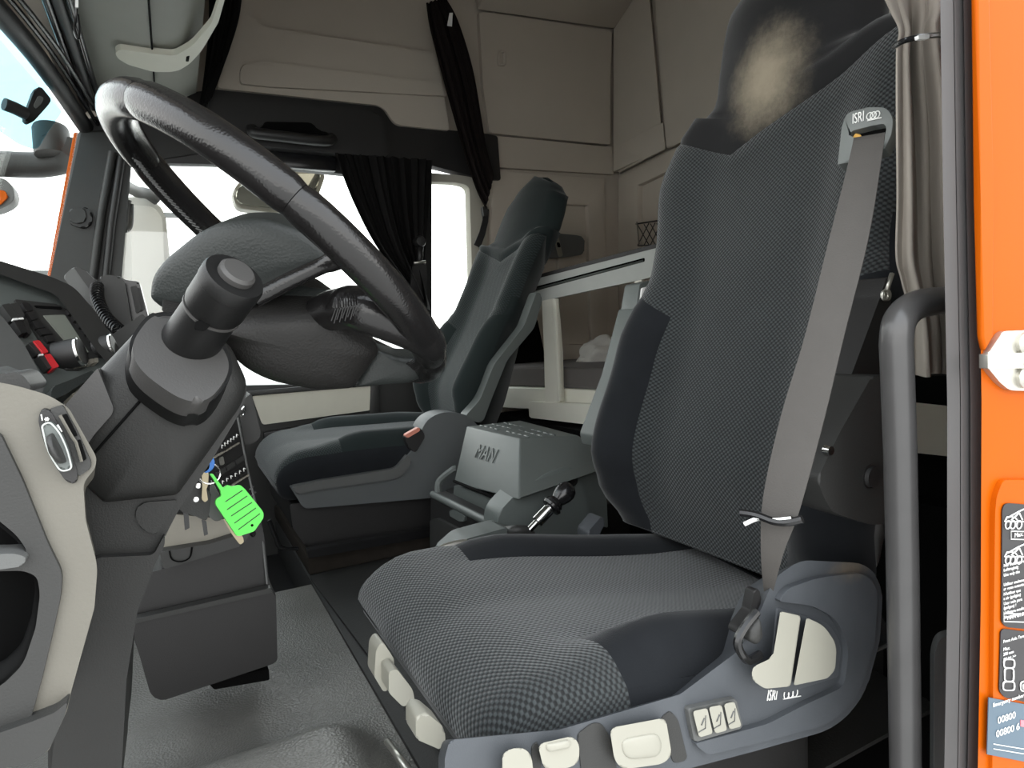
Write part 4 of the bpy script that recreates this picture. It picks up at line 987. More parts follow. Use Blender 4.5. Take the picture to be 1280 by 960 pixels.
# flap tray in front with its catch
fp = prism('tray_front', PX([(538, 618, 3), (545, 616, 2), (622, 655, 3), (628, 662), (628, 720), (538, 690)], r=3, X=.60), (.03, 0, 0), M['black'], cs, bevel=.006)
tube('tray_lip', [W(541, 618, X=.598), W(625, 660, X=.598)], .010, M['console_grey'], cs, n=10)
prism('tray_lower', PX([(537, 650), (545, 648), (628, 690), (628, 730), (537, 702)], r=3, X=.59), (.03, 0, 0), M['dark'], cs, bevel=.006)
prism('tray_catch', PX([(561, 639, 2), (568, 636, 2), (580, 644, 2), (580, 652, 2), (574, 652), (562, 645)], r=1, X=.592), (.012, 0, 0), M['console_grey'], cs, bevel=.003)
tube('lid_hinge_arm', smooth_path([W(548, 617, X=.62), W(549, 602, X=.63), W(565, 588, X=.66), W(570, 586, X=.67)], 5), .010, M['console_grey'], cs, n=8)
box('console_base', (.64, 1.26, .15), (.98, 1.66, .36), M['black'], cs, bevel=.01)
# ---- gear lever block behind the driver's seat cushion
gp = thing('gear_console', 'low grey console with handbrake ring beside the nearest seat', 'console', W(610, 700, Y=1.12))
prism('console_top', PX([(560, 694, 4), (582, 674, 6), (610, 666, 6), (632, 660), (664, 672), (670, 700), (600, 720), (556, 716)], r=3, Y=1.13), dY(.07), M['console_grey'], gp, bevel=.012, seg=3)
tube('top_seam', [W(600, 669, Y=1.138), W(614, 690, Y=1.138)], .001, M['void'], gp, n=5)
tube('ring_handle', smooth_path([W(540, 700, Y=1.10), W(544, 690, Y=1.10), W(560, 682, Y=1.10), W(580, 678, Y=1.10), (W(584, 682, Y=1.10)), W(578, 688, Y=1.10)], 5), .006, M['steel'], gp, n=8)
tube('ring_handle', smooth_path([W(546, 702, Y=1.10), W(556, 692, Y=1.10), W(574, 685, Y=1.10)], 5), .004, M['dark'], gp, n=8)
pillow('lever_gaiter', PX([(632, 664), (640, 656), (656, 656), (668, 664), (672, 676), (640, 676)], r=5, Y=1.13), (0, -1, .3), .02, .05, M['dark'], gp)
gl = thing('gear_lever', 'chrome gear lever with a dark ball knob beside the storage console', 'gear lever', W(662, 664, Y=1.12))
ga, gb = W(662, 662, Y=1.12), W(700, 622, Y=1.12); gx = (gb-ga).normalized(); L_ = (gb-ga).length
lathe('lever_shaft', [(.007, -.02), (.007, L_*.22), (.013, L_*.24), (.013, L_*.62), (.010, L_*.64), (.010, L_*.7)], ga, gx, M['chrome'], gl, n=18)
lathe('lever_collar', [(.010, L_*.66), (.021, L_*.68), (.023, L_*.74), (.018, L_*.80), (.020, L_*.82), (.015, L_*.90)], ga, gx, M['gloss_black'], gl, n=22)
lathe('lever_knob', [(.013, L_*.86), (.017, L_*.95), (.021, L_*1.08), (.022, L_*1.2), (.018, L_*1.31), (.010, L_*1.38), (0, L_*1.40)], ga, gx, M['gloss_black'], gl, n=24)
# ---- floor pieces
fl = bpy.data.objects['floor.001'] if 'floor.001' in bpy.data.objects else None
tn = struct(prism('floor', [V((.285, .75, -.02)), V((1.9, .75, -.02)), V((1.9, 2.5, -.02)), V((.285, 2.5, -.02))], (0, 0, .145), M['mat'], bevel=.004))
mtp = [W(x, y, Z=.126) for x, y in ((386, 722), (478, 846))]
d_ = (mtp[1]-mtp[0]).normalized()
tag(prism('floor_mat', rnd([mtp[0], mtp[0]+d_*1.25, mtp[0]+d_*1.25+V((.75, 0, 0)), mtp[0]+V((.95, .0, 0))], .02), (0, 0, .007), M['mat'], bevel=.003), 'flat black rubber mat on the floor in front of the storage console', 'floor mat')
# riser under the passenger seat
struct(prism('floor', [W(386, 720, Z=.13), W(386, 720, Z=.13)+V((.9, .0, 0)), W(386, 720, Z=.13)+V((.9, .8, 0)), W(386, 720, Z=.13)+V((0, .8, 0))], (0, 0, .055), M['carpet'], bevel=.008))
prism('seat_runner', PX([(384, 688), (545, 661), (545, 670), (386, 698)], r=1, Y=1.80), dY(.03), M['gloss_black'], bpy.data.objects['passenger_seat'], bevel=.003)
# rubber footwell floor: rises to a rounded hump near the door
g = []
for j in range(46):
    y = .40+j*(1.8-.40)/45; r_ = []
    for i in range(40):
        x = -.70+i*(.985)/39
        z = .118+.075*(1-sstep(.98, 1.12, y))*sstep(.27, .17, x)-.012*math.exp(-((y-1.17)/.06)**2)*sstep(.25, .1, x)
        r_.append(V((x, y, z)))
    g.append(r_)
struct(sheet('floor', g, M['rubber'], thick=.01))
tube('seat_slide', [W(484, 927, Z=.14), W(514, 968, Z=.14)], .006, M['steel'], bpy.data.objects['driver_seat'], n=8)

# ---- bunk: mattress, frame, fall guard
bk_ = thing('bunk', 'lower bunk with dark mattress and cream front frame behind the seats', 'bunk', (1.6, 1.5, .3))
def bz(x, y, z): return W(x, y, Z=z)
e0, e1, e2 = bz(600, 482, .57), bz(700, 485, .57), bz(775, 488, .57)
e3 = V((e2.x+.12, .60, .57))
e_far = V((e0.x, 2.46, .57))
front = [e_far, e0, e1, e2, e3]
bm = bmesh.new()
poly_ = front+[V((1.92, .60, .57)), V((1.92, 2.46, .57))]
b_prism(bm, [p+V((.02, 0, .0)) for p in poly_], (0, 0, .075), .012, 3)
finish('mattress', bm, M['mattress'], bk_)
b_ = prism('bunk_frame', [p+V((-.005, 0, -.085)) for p in poly_], (0, 0, .083), M['cream'], bk_, bevel=.006)
# guard foot, post and rail board
gpl = ((e1+e2)/2+V((-.03, -.02, 0)), V((e1-e2).cross(V((0, 0, 1)))))
gn = gpl[1].normalized()
if gn.y > 0: gn = -gn
def gp_(h): return (gpl[0]+gn*h, gn)
prism('guard_foot', PX([(660, 502, 3), (680, 503), (762, 506), (762, 534), (661, 522, 3)], r=2, pl=gp_(.02)), -gn*.03, M['cream'], bk_, bevel=.005)
prism('guard_post', PX([(677, 376), (692, 373), (697, 440), (699, 504), (681, 503), (680, 440)], r=1, pl=gp_(.012)), -gn*.03, M['cream'], bk_, bevel=.004)
prism('post_flange', PX([(690, 374), (694, 373), (700, 502), (696, 503)], pl=gp_(.02)), -gn*.02, M['cream'], bk_, bevel=.003)
q0, q1 = W(664, 376, pl=gp_(.012)), None
q1 = W(821, 343, X=q0.x+.30)
hn = (q1-q0).cross(V((0, 0, 1))).normalized()
if hn.y > 0: hn = -hn
GB = (q0, hn)
def gb_(h): return (q0+hn*h, hn)
brd = prism('guard_board', PX([(662, 348, 3), (808, 311, 5), (822, 306), (823, 344, 3), (800, 350), (663, 379, 3)], r=2, pl=gb_(.012)), -hn*.03, M['board'], bk_, bevel=.006)
brd['label'] = 'grey grab board along the top of the bunk guard'
prism('board_edge', PX([(662, 346), (822, 304), (824, 309), (664, 350)], r=1, pl=gb_(.014)), -hn*.036, M['black'], bk_, bevel=.003)
prism('board_groove', PX([(667, 359), (806, 322), (806, 327), (668, 364)], r=2, pl=gb_(.0125)), -hn*.004, M['void'], brd)
tube('board_rib', [W(668, 362, pl=gb_(.013)), W(804, 326, pl=gb_(.013))], .0035, M['console_grey'], brd, n=8)
prism('guard_post', PX([(793, 350), (803, 348), (797, 384), (791, 386)], pl=gb_(.01)), -hn*.03, M['cream'], bk_, bevel=.003)
struct(box('wall_rear', (1.2, .5, -.0), (1.9, 2.45, .44), M['void']))  # dark filler block: colours in the shade beneath the bunk
# crumpled cloth on the mattress
bm = bmesh.new(); bmesh.ops.create_icosphere(bm, subdivisions=4, radius=1)
cc = W(757, 449, X=1.62)
for v in bm.verts:
    p = v.co.copy(); k = 1+.22*noise.noise(p*2.2)+.10*noise.noise(p*5+V((3, 1, 2)))-.10*abs(noise.noise(p*3.5))
    v.co = cc+V((p.x*.12*k, p.y*.10*k, max(-.02, p.z*.085*k)+.012))
tag(finish('folded_cloth', bm, M['white_cloth'], ang=60), 'crumpled pale cloth lying on the dark bunk mattress', 'cloth')
# reading lamp and net on the lining
rl = thing('reading_lamp', 'small flat grey lamp unit on the lining beside the far headrest', 'lamp', W(705, 322, Y=YD-.03))
prism('lamp_base', PX([(676, 291), (690, 291), (722, 294, 4), (731, 297, 4), (730, 318, 4), (700, 322), (678, 322)], r=3, Y=YD-.03), dY(.03), M['grey'], rl, bevel=.008)
prism('lamp_strip', PX([(692, 291), (697, 291), (704, 320), (699, 321)], r=2, Y=YD-.04), dY(.02), M['beige'], rl, bevel=.003)
prism('lamp_switch', PX([(696, 303), (699.5, 303), (701, 309), (697.5, 309)], r=1, Y=YD-.043), dY(.01), M['void'], rl, bevel=.001)
np_ = thing('storage_net', 'little diamond-mesh net hung on the rear lining above the guard board', 'net', W(812, 305, X=1.90))
for k in range(7):
    x = 797+k*8
    tube('net_cord', [W(x, 281-k*.6, X=1.90), W(x+14, 306-k*.4, X=1.90)], .0022, M['black'], np_, n=5)
    tube('net_cord', [W(x+14, 279-k*.6, X=1.90), W(x, 307-k*.4, X=1.90)], .0022, M['black'], np_, n=5)
tube('net_edge', [W(795, 280, X=1.90), W(860, 270, X=1.90)], .0035, M['black'], np_, n=6)
tube('net_edge', [W(796, 277, X=1.895), W(799, 305, X=1.895)], .0035, M['beige'], np_, n=6)
tube('net_edge', [W(798, 307, X=1.90), W(860, 305, X=1.90)], .003, M['black'], np_, n=6)

# ---- curtains
def curtain(name, left, right, folds, amp, Yp, mm, lab, group, n=90, toward=V((-.3, -1, 0)), seed=1, tie=None, sub=6):
    rng = random.Random(seed); ph_ = [rng.uniform(-.6, .6) for _ in range(60)]
    L = smooth_path([W(x, y, Y=Yp) for x, y in left], sub); R = smooth_path([W(x, y, Y=Yp) for x, y in right], sub); t_ = toward.normalized(); g = []
    for i, (a, b) in enumerate(zip(L, R)):
        r_ = []
        am = amp(i/(len(L)-1)) if callable(amp) else amp
        for k in range(n+1):
            u = k/n; f = u*folds
            d = math.sin(2*PI*f+ph_[int(f)]*1.2+.5*math.sin(3*i/len(L)+f))+.45*math.sin(2*PI*f*2.3+1.3+i*.03)
            r_.append(a.lerp(b, u+.012*math.sin(2*PI*f*1.5+.4))+t_*(am*d))
        g.append(r_)
    return tag(sheet(name, g, mm, thick=.002), lab, 'curtain', group)
curtain('curtain', [(418, 192), (440, 250), (468, 305), (498, 345), (520, 372), (524, 385)], [(541, 200), (537, 250), (533, 300), (531, 335), (533, 370), (536, 385)], 9, .010, 2.43, M['cloth_black'], 'black pleated curtain drawn aside over the far door window', 'cab curtains', seed=2)
c2 = curtain('curtain', [(533, 5), (538, 40), (556, 110), (576, 180), (594, 236), (607, 262)], [(557, -4), (573, 26), (591, 85), (602, 148), (608, 185), (617, 220), (620, 262)], 5, .009, 2.40, M['cloth_brown'], 'long dark gathered curtain hanging from the roof beside the far door', 'cab curtains', seed=5)
prism('curtain_tag', PX([(562, 16), (566, 16), (565, 33), (559, 32)], Y=2.37), dY(.002), M['white'], c2)
c3 = curtain('curtain', [(262, -30), (262, 30), (258, 80), (250, 140)], [(303, -30), (298, 20), (284, 70), (264, 120)], 5, .010, 2.36, M['cloth_black'], 'black curtain bunched by the roof above the windscreen end', 'cab curtains', seed=7)
# grey curtain by the driver's door, tied near the top
CY = .425
c4 = curtain('curtain', [(1090, -260), (1096, -100), (1098, -20), (1110, 20), (1120, 46), (1117, 75), (1117, 160), (1118, 250), (1117, 320), (1124, 350), (1136, 400), (1140, 468)], [(1222, -260), (1220, -100), (1215, -20), (1205, 20), (1190, 44), (1195, 75), (1210, 160), (1215, 250), (1222, 330), (1225, 380), (1228, 420), (1228, 468)], 2.1, lambda t: .008+.016*sstep(.12, .4, t), CY, M['cloth_grey'], 'pale grey curtain tied near its top at the driver door', 'cab curtains', seed=11, toward=V((-.8, -.6, 0)))
tube('curtain_tie', smooth_path([W(1118, 58, Y=CY-.025), W(1130, 51, Y=CY-.04), W(1150, 46, Y=CY-.045), W(1172, 44, Y=CY-.04), W(1195, 44, Y=CY-.02)], 5), .0028, M['gloss_black'], c4, n=8)
prism('tie_tag', PX([(1148, 44), (1162, 43), (1162, 48), (1149, 49)], r=1, Y=CY-.052), dY(.004), M['white'], c4, bevel=.001)
# small chain lever seen between seat and curtain
zp = thing('zip_pull', 'small steel zip pull hanging by the grey curtain edge', 'zip pull', W(1106, 370, Y=.475))
tube('pull_link', [W(1115, 342, Y=.468), W(1108, 364, Y=.468)], .003, M['steel'], zp, n=6)
tube('pull_ring', [W(1106, 369, Y=.467)+V((.0055*math.cos(t*PI/8), 0, .0055*math.sin(t*PI/8))) for t in range(16)], .0018, M['steel'], zp, n=6, closed=True)

# ---- grab rail in the doorway
HYY = .36
tag(tube('grab_rail', [W(1132, 990, Y=HYY), W(1131, 900, Y=HYY), W(1128, 700, Y=HYY), W(1125, 560, Y=HYY), W(1121, 450, Y=HYY)]+smooth_path([W(1120, 430, Y=HYY), W(1124, 402, Y=HYY), W(1140, 384, Y=HYY+.005), W(1165, 377, Y=HYY+.015), W(1200, 374, Y=HYY+.03)], 6), .0142, M['rail'], n=22), 'grey tubular grab rail rising in the doorway and bending at its top', 'grab rail')
# step plate and shaded cab back seen past the rail
tag(prism('step_plate', PX([(1167, 985), (1168, 815, 14), (1176, 796, 10), (1206, 793), (1206, 985)], r=3, Y=.385), (.01, .01, 0), M['grey'], bevel=.002), 'pale grey rounded plate standing at the foot of the door seal', 'plate')
struct(prism('trim_7', PX([(1144, 503), (1190, 508), (1190, 571), (1144, 566)], r=1, Y=.62), dY(.3), M['cream'], bevel=.004))
struct(prism('rear_shade_sheet', PX([(1030, 470), (1200, 470), (1200, 990), (1030, 990)], X=1.25), (.05, 0, 0), M['void']))  # near-black sheet stands in for the shade at the rear of the cab

# ---- overhead console
oc = thing('overhead_locker', 'grey overhead locker above the windscreen with a pale grab strap', 'locker', (-.0, 2.0, 1.55))
Z0 = 1.585
bm = bmesh.new()
pr_ = [(-.165, Z0+.02), (-.155, Z0), (.018, Z0-.005), (.018, Z0), (.085, Z0+.0), (.138, Z0+.03), (.15, Z0+.12), (.13, Z0+.5), (-.165, Z0+.5)]
b_prism(bm, [V((x, .5, z)) for x, z in pr_], (0, 1.88, 0), .006, 2)
finish('locker_body', bm, M['locker'], oc)
tube('locker_seam', [V((.018, .6, Z0-.006)), V((.018, 2.38, Z0-.006))], .0025, M['void'], oc, n=6)
def oz(x, y, z=Z0-.010): return W(x, y, Z=z)
st_ = prism('grab_strap', PX([(144, 66, 3), (150, 62, 5), (190, 67), (218, 70, 6), (240, 58, 10), (264, 30), (277, -8), (283, -8), (273, 28), (252, 64, 10), (236, 81, 8), (220, 90, 8), (192, 90), (160, 81), (147, 73, 4)], r=4, Z=Z0-.018), (0, 0, .016), M['strap'], oc, bevel=.005, seg=3); st_['label'] = 'pale curved strap across the locker corner'
prism('strap_button', PX([(233, 71), (237, 70), (236, 77), (232, 77)], r=1, Z=Z0-.019), (0, 0, .004), M['void'], oc)
cdv = thing('hanging_cord', 'thin black looped cord dangling from the roof trim at upper left', 'cord', oz(96, 48, 1.6))
tube('cord_loop', smooth_path([W(95, -10, Y=1.55), W(95, 20, Y=1.56), W(93, 36, Y=1.56), W(97, 48, Y=1.56), W(99, 38, Y=1.56), W(97, 18, Y=1.56)], 5), .0028, M['gloss_black'], cdv, n=6)
prism('cord_end', PX([(94, -4), (98, -4), (98, 9), (94, 9)], r=1, Y=1.55), dY(.004), M['white'], cdv, bevel=.001)
# grab handle over the passenger door
prism('handle_shade_plate', PX([(330, 152, 5), (390, 153, 5), (398, 163, 4), (412, 166, 4), (414, 180, 5), (318, 172, 5), (316, 162, 3), (328, 160)], r=4, Y=YD-.08), dY(.012), M['void'], hd, bevel=.002)['kind'] = 'structure'  # flat near-black plate paints the shaded hollow behind the bar
tube('handle_bar', smooth_path([W(315, 160, Y=YD-.095), W(318, 166, Y=YD-.105), W(340, 169, Y=YD-.115), W(390, 175, Y=YD-.115), W(410, 176, Y=YD-.105), W(416, 172, Y=YD-.095)], 5), .019, M['black'], hd, n=14)['kind'] = 'structure'

# passenger's belt: upper anchor on the pillar and the strap beside the seat
ub = thing('seat_belt', 'black belt strap hanging on the lining between the far window and far seat', 'seat belt', W(602, 300, Y=2.46))
g = [[W(603, 258, Y=2.46), W(611, 262, Y=2.46)], [W(603, 275, Y=2.46), W(610, 277, Y=2.46)], [W(599, 290, Y=2.46), W(606, 294, Y=2.46)], [W(592, 306, Y=2.46), W(600, 310, Y=2.46)]]
sheet('webbing', g, M['black'], ub, .003)
prism('belt_anchor', PX([(603, 258, 2), (609, 257, 2), (611, 268), (605, 270)], r=1, Y=2.445), dY(.02), M['dark'], ub, bevel=.003)
hb_ = thing('pillar_handle', 'black knobbed fitting on the window post beside the black pleated curtain', 'fitting', W(524, 345, Y=2.44))
prism('fitting_body', PX([(516, 330, 3), (532, 328, 3), (534, 345), (530, 385), (512, 385), (514, 345)], r=3, Y=2.40), dY(.03), M['black'], hb_, bevel=.008)
lathe('fitting_knob', [(0, -.02), (.018, -.016), (.024, 0), (.024, .02)], W(525, 302, Y=2.41), (0, 1, 0), M['black'], hb_, n=16)
tube('fitting_stem', [W(526, 306, Y=2.415), W(524, 332, Y=2.415)], .012, M['black'], hb_, n=8)
tube('fitting_clip', [W(517, 329, Y=2.395), W(532, 327, Y=2.395)], .006, M['steel'], hb_, n=8)
# ================================================================== KEYS, STRIKER, STICKERS, OUTSIDE
KY = .79
def keyth(nm, lab, px): return thing(nm, lab, 'key', W(*px, Y=KY), 'keys hanging in the ignition')
kr = tag(tube('key_ring', [W(262, 592, Y=KY)+V((.011*math.cos(t*PI/10), .003*math.sin(t*PI/10), .011*math.sin(t*PI/10))) for t in range(20)], .0011, M['chrome'], n=6, closed=True), 'thin steel split ring holding the keys under the blue key head', 'key ring', 'keys hanging in the ignition')
prism('ignition_lock', PX([(232, 560, 4), (262, 552, 6), (262, 588, 6), (236, 596, 4)], r=3, Y=.77), dY(.03), M['void'], cw, bevel=.003)
k1 = keyth('key', 'steel key with a bright blue head hanging from the column', (263, 628))
prism('key_head', PX([(252, 588, 4), (266, 570, 4), (269, 578, 6), (266, 588, 4), (257, 592)], r=3, Y=KY-.005), dY(.008), M['blue'], k1, bevel=.002)
prism('key_blade', PX([(252, 589), (261, 592), (260, 606), (258, 612), (260, 625), (256, 628, 1), (252, 624), (253, 608)], r=1, Y=KY-.003), dY(.004), M['brass'], k1, bevel=.0008)
k2 = thing('key_tag', 'bright green plastic key tag with printed lines', 'key tag', W(300, 672, Y=KY), 'keys hanging in the ignition')
tagp = [(262, 592), (266, 592, 1), (279, 610), (284, 606, 2), (290, 608), (300, 606, 2), (306, 611, 3), (330, 641, 5), (329, 648), (318, 664), (300, 670, 3), (296, 670, 2), (269, 630, 3), (270, 624), (277, 620), (275, 612)]
TP = (W(298, 640, Y=KY-.012), V((.25, -1, .1)))
kt = prism('tag_plate', PX(tagp, r=1.5, pl=TP), -TP[1].normalized()*.003, M['green'], k2, bevel=.0008)
tn_ = TP[1].normalized()
for a, b in (((282, 627), (303, 613)), ((284, 637), (309, 620)), ((289, 645), (315, 628)), ((293, 654), (320, 635)), ((298, 662), (325, 642))):
    tube('printed_line', [W(*a, pl=(TP[0]+tn_*.0002, TP[1])), W(*b, pl=(TP[0]+tn_*.0002, TP[1]))], .0006, M['ink'], kt, n=4)
prism('tag_hole', PX([(313, 656), (316, 654.5), (317.5, 657), (314.5, 659)], r=1.5, pl=(TP[0]+tn_*.0004, TP[1])), -tn_*.0006, M['void'], kt)
k3 = keyth('key_fob', 'flat black plate key fob with two short dark blades', (245, 660))
fb = prism('fob_plate', PX([(224, 636, 3), (226, 622, 3), (248, 600), (264, 618), (262, 640), (258, 652, 4), (244, 645), (226, 640)], r=2, Y=KY+.006), dY(.007), M['dark'], k3, bevel=.0015)
for c in ((248, 607), (245, 624)): lathe('fob_rivet', [(0, -.002), (.003, -.0015), (.0035, .001)], W(*c, Y=KY+.006), (0, 1, 0), M['chrome'], fb, n=12)
prism('key_blade', PX([(229, 640), (236, 643), (237, 660), (231, 663)], r=1, Y=KY+.008), dY(.003), M['gloss_black'], k3, bevel=.0008)
prism('key_blade', PX([(252, 650), (258, 652), (260, 668), (255, 670)], r=1, Y=KY+.008), dY(.003), M['gloss_black'], k3, bevel=.0008)
k4 = keyth('key_remote', 'rounded dark grey remote key half hidden by the green tag', (272, 652))
prism('remote_body', PX([(264, 600, 5), (276, 622), (282, 640), (280, 648, 5), (270, 653, 5), (260, 645), (262, 620)], r=3, Y=KY+.018), dY(.012), M['grey'], k4, bevel=.004)
k5 = keyth('key', 'plain brass-coloured key below the green tag', (300, 680))
prism('key_blade', PX([(279, 649), (285, 650), (304, 672), (305, 678, 2), (300, 681, 2), (290, 668)], r=1, Y=KY-.002), dY(.003), M['brass'], k5, bevel=.0008)

# ---- striker plate on the orange jamb
JA, JB, JC = W(1217, -20, Y=.31), W(1222, 980, Y=.31), V((1.0, .25, .7))
jn = (JB-JA).cross(JC-JA).normalized()
if jn.y > 0: jn = -jn
JP0 = (W(1227, 500, Y=.31))
def jp(h): return (JP0+jn*(h+.001), jn)
sk = thing('door_striker', 'zinc door striker plate screwed to the orange door pillar', 'striker', W(1262, 488, pl=jp(0)))
prism('striker_plate', PX([(1236, 441, 2), (1254, 414, 4), (1300, 412), (1300, 489), (1262, 488, 6), (1250, 478), (1236, 461, 2)], r=2, pl=jp(.005)), -jn*.006, M['steel'], sk, bevel=.0015)
prism('striker_bar', PX([(1235, 443), (1300, 440), (1300, 460), (1235, 461)], r=1, pl=jp(.010)), -jn*.008, M['steel'], sk, bevel=.0015)
for c in ((1280, 429), (1280, 450), (1280, 471)):
    p = W(*c, pl=jp(.005))
    lathe('striker_screw', [(.0105, 0), (.0105, .003), (.008, .006), (.004, .0062), (.0035, .004), (0, .004)], p, jn, M['steel'], sk, n=20)
fl_ = prism('jamb_flange', [W(x, y, pl=jp(.003)) for x, y in ((1221, -20), (1238, -20), (1242, 250), (1243, 420), (1232, 440), (1228, 420), (1226, 250))], -jn*.006, M['orange'], jamb, bevel=.0025, seg=3); fl_['kind'] = 'structure'
# ---- pressed edge of the jamb: raised panel with a rounded corner
pnl = prism('jamb_panel', PX([(1244, 640, 5), (1246, 620, 6), (1254, 600, 6), (1330, 600), (1330, 1000), (1240, 1000)], r=4, pl=jp(.004)), -jn*.008, M['orange'], jamb, bevel=.0035, seg=3); pnl['kind'] = 'structure'
# ---- stickers
jx = (W(1280, 700, pl=jp(0))-W(1240, 700, pl=jp(0))); jx = (jx-V((0, 0, 1))*jx.z).normalized(); ju = V((0, 0, 1))
def jpt(x, y, h=.0062): return W(x, y, pl=jp(h))
def line(par, nm, s, x, y, hpx, mm='white', h=.0062, bold=0):
    sz = (jpt(x, y-hpx)-jpt(x, y)).length*1.35
    sl = (jpt(1280, 700)-jpt(1250, 700)).normalized()
    return text(nm, s, sz, jpt(x, y, h), jx, ju, M[mm], par, ext=.0001)
s1 = tag(prism('warning_sticker', PX([(1253, 637, 3), (1256, 630, 3), (1262, 629), (1320, 634), (1320, 790), (1258, 784, 4), (1252, 778, 4)], r=2, pl=jp(.0055)), -jn*.0008, M['sticker_black']), 'upper black sticker with crane truck drawings on the orange pillar', 'sticker')
def truck(par, x, y):
    bm = bmesh.new()
    for cx_ in (4, 10, 18): b_tube(bm, [jpt(x+cx_, y+10)+jx*(.0035*math.cos(t*PI/6))+ju*(.0038*math.sin(t*PI/6)) for t in range(12)], .0006, 4, closed=True)
    for a in (((0, 6), (3, 0)), ((3, 0), (10, 0)), ((0, 6), (24, 6)), ((4, 1), (18, -7)), ((18, -7), (25, -10)), ((8, 4), (18, -5)), ((18, -5), (22, 4)), ((12, 0), (16, 5))):
        b_tube(bm, [jpt(x+a[0][0], y+a[0][1]*1.0), jpt(x+a[1][0], y+a[1][1])], .0006, 4)
    finish('truck_symbol', bm, M['white'], par)
truck(s1, 1256, 646); truck(s1, 1256, 690)
def boxed(par, x0, y0, x1, y1):
    tube('printed_frame', [jpt(x0, y0), jpt(x1, y0+1), jpt(x1, y1+1), jpt(x0, y1)], .0005, M['white'], par, n=4, closed=True)
boxed(s1, 1264, 664, 1300, 674); line(s1, 'lettering', 'Max.', 1268, 672, 6)
for k, s in enumerate(('Nur transferieren', 'Lufttragbalg', 'Use only the', '', 'Utiliser seulement', 'ar vonn meterial', "N'utiliser que", "a air (goligne)", 'Usar solo para', '(goligne) !', 'Utilizzare medio', 'Alce a mote')):
    if s: line(s1, 'lettering', s, 1254.5, 709+k*5.5+(k//2)*.9, 4)
boxed(s1, 1255, 767, 1300, 777); line(s1, 'lettering', 'MAN 81.06', 1259, 775, 5)
s2 = tag(prism('axle_sticker', PX([(1251, 790, 3), (1254, 786, 3), (1320, 794), (1320, 886), (1256, 872, 4), (1249, 864, 4)], r=2, pl=jp(.0055)), -jn*.0008, M['sticker_black']), 'middle black sticker with a tyre pressure drawing on the orange pillar', 'sticker')
line(s2, 'lettering', 'Front Axle Tare', 1254, 804, 4); line(s2, 'lettering', 'Max.', 1254, 814, 4.5); line(s2, 'lettering', '200 mm', 1254, 820, 4); line(s2, 'lettering', '<< ++ >>', 1254, 826, 4)
bm = bmesh.new()
for x0, y0, x1, y1 in ((1255, 824, 1268, 835), (1256, 835, 1267, 852), (1254, 852, 1268, 863), (1276, 852, 1290, 864), (1279, 855, 1290, 862)):
    b_tube(bm, PX([(x0, y0), (x1, y0), (x1, y1), (x0, y1)], r=4, pl=jp(.0063)), .0007, 4, closed=True)
finish('tyre_symbol', bm, M['white'], s2)
s3 = tag(prism('emergency_sticker', PX([(1236, 872), (1300, 884), (1300, 956), (1234, 943)], r=.5, pl=jp(.0055)), -jn*.0008, M['sticker_blue']), 'blue-grey emergency number sticker at the foot of the orange pillar', 'sticker')
line(s3, 'lettering', 'Emergency number', 1241, 884, 5); line(s3, 'lettering', '00800', 1247, 905, 9); line(s3, 'lettering', '00800 6', 1245, 922, 9)
prism('pink_print', PX([(1276, 900), (1300, 904), (1300, 912), (1276, 908)], pl=jp(.0060)), -jn*.0004, M['pink'], s3)
for y in (930, 936): tube('printed_line', [jpt(1242, y), jpt(1290, y+8)], .0004, M['white'], s3, n=4)

# ---- outside: visor, mirrors, bits of the yard
vs = thing('sun_visor', 'blue tinted exterior sun visor with black bracket beyond the windscreen', 'visor', V((-.62, 2.0, 1.2)))
PLV = (V((-.60, 1.9, 1.3)), V((.55, -.8, .1)))
prism('visor_sheet', PX([(-80, -20), (-10, -10), (30, 60), (78, 140), (60, 165), (47, 187, 6), (25, 180), (0, 163), (-80, 120)], r=3, pl=PLV), -PLV[1].normalized()*.006, M['tint'], vs)
vn = PLV[1].normalized()
bkp = PX([(30, 148), (44, 110, 5), (52, 108), (65, 124, 3), (60, 132), (42, 152, 4), (34, 155, 4)], r=3, n=3, pl=(PLV[0]+vn*.02, PLV[1]))
prism('visor_bracket', bkp, -vn*.015, M['black'], vs, bevel=.003)
tube('bracket_bolt', [W(5, 130, pl=(PLV[0]+vn*.03, PLV[1])), W(18, 135, pl=(PLV[0]+vn*.03, PLV[1])), W(34, 143, pl=(PLV[0]+vn*.03, PLV[1]))], .016, M['black'], vs, n=12)
prism('bracket_hole', PX([(42, 132), (48, 119), (55, 122), (52, 130), (45, 136)], r=3, pl=(PLV[0]+vn*.022, PLV[1])), -vn*.004, M['tint_hole'] if 'tint_hole' in M else M['grey'], vs)
ma = thing('front_mirror', 'dark mirror arm and cut-off mirror head beyond the windscreen at far left', 'mirror', W(0, 262, Y=2.7))
tube('mirror_arm', smooth_path([W(-40, 202, Y=2.68), W(5, 205, Y=2.68), W(50, 206, Y=2.68), W(80, 200, Y=2.66), W(92, 185, Y=2.6)], 5), .042, M['dark'], ma, n=14)
lathe('arm_joint', [(.05, 0), (.052, .01), (.052, .09), (.048, .1)], W(66, 195, Y=2.62), (0, .2, 1), M['dark'], ma)
prism('mirror_shell', PX([(-40, 222), (6, 222, 8), (18, 236, 8), (18, 252, 10), (0, 262, 8), (-40, 268)], r=3, Y=2.66), dY(.08), M['grey'], ma, bevel=.02)
prism('mirror_face', PX([(-40, 236), (6, 238), (10, 246), (0, 256), (-40, 262)], r=3, Y=2.65), dY(.02), M['orange'], ma, bevel=.003)
wm = thing('wide_mirror', 'beige-faced kerb mirror hanging outside the far door window', 'mirror', W(350, 262, Y=2.9))
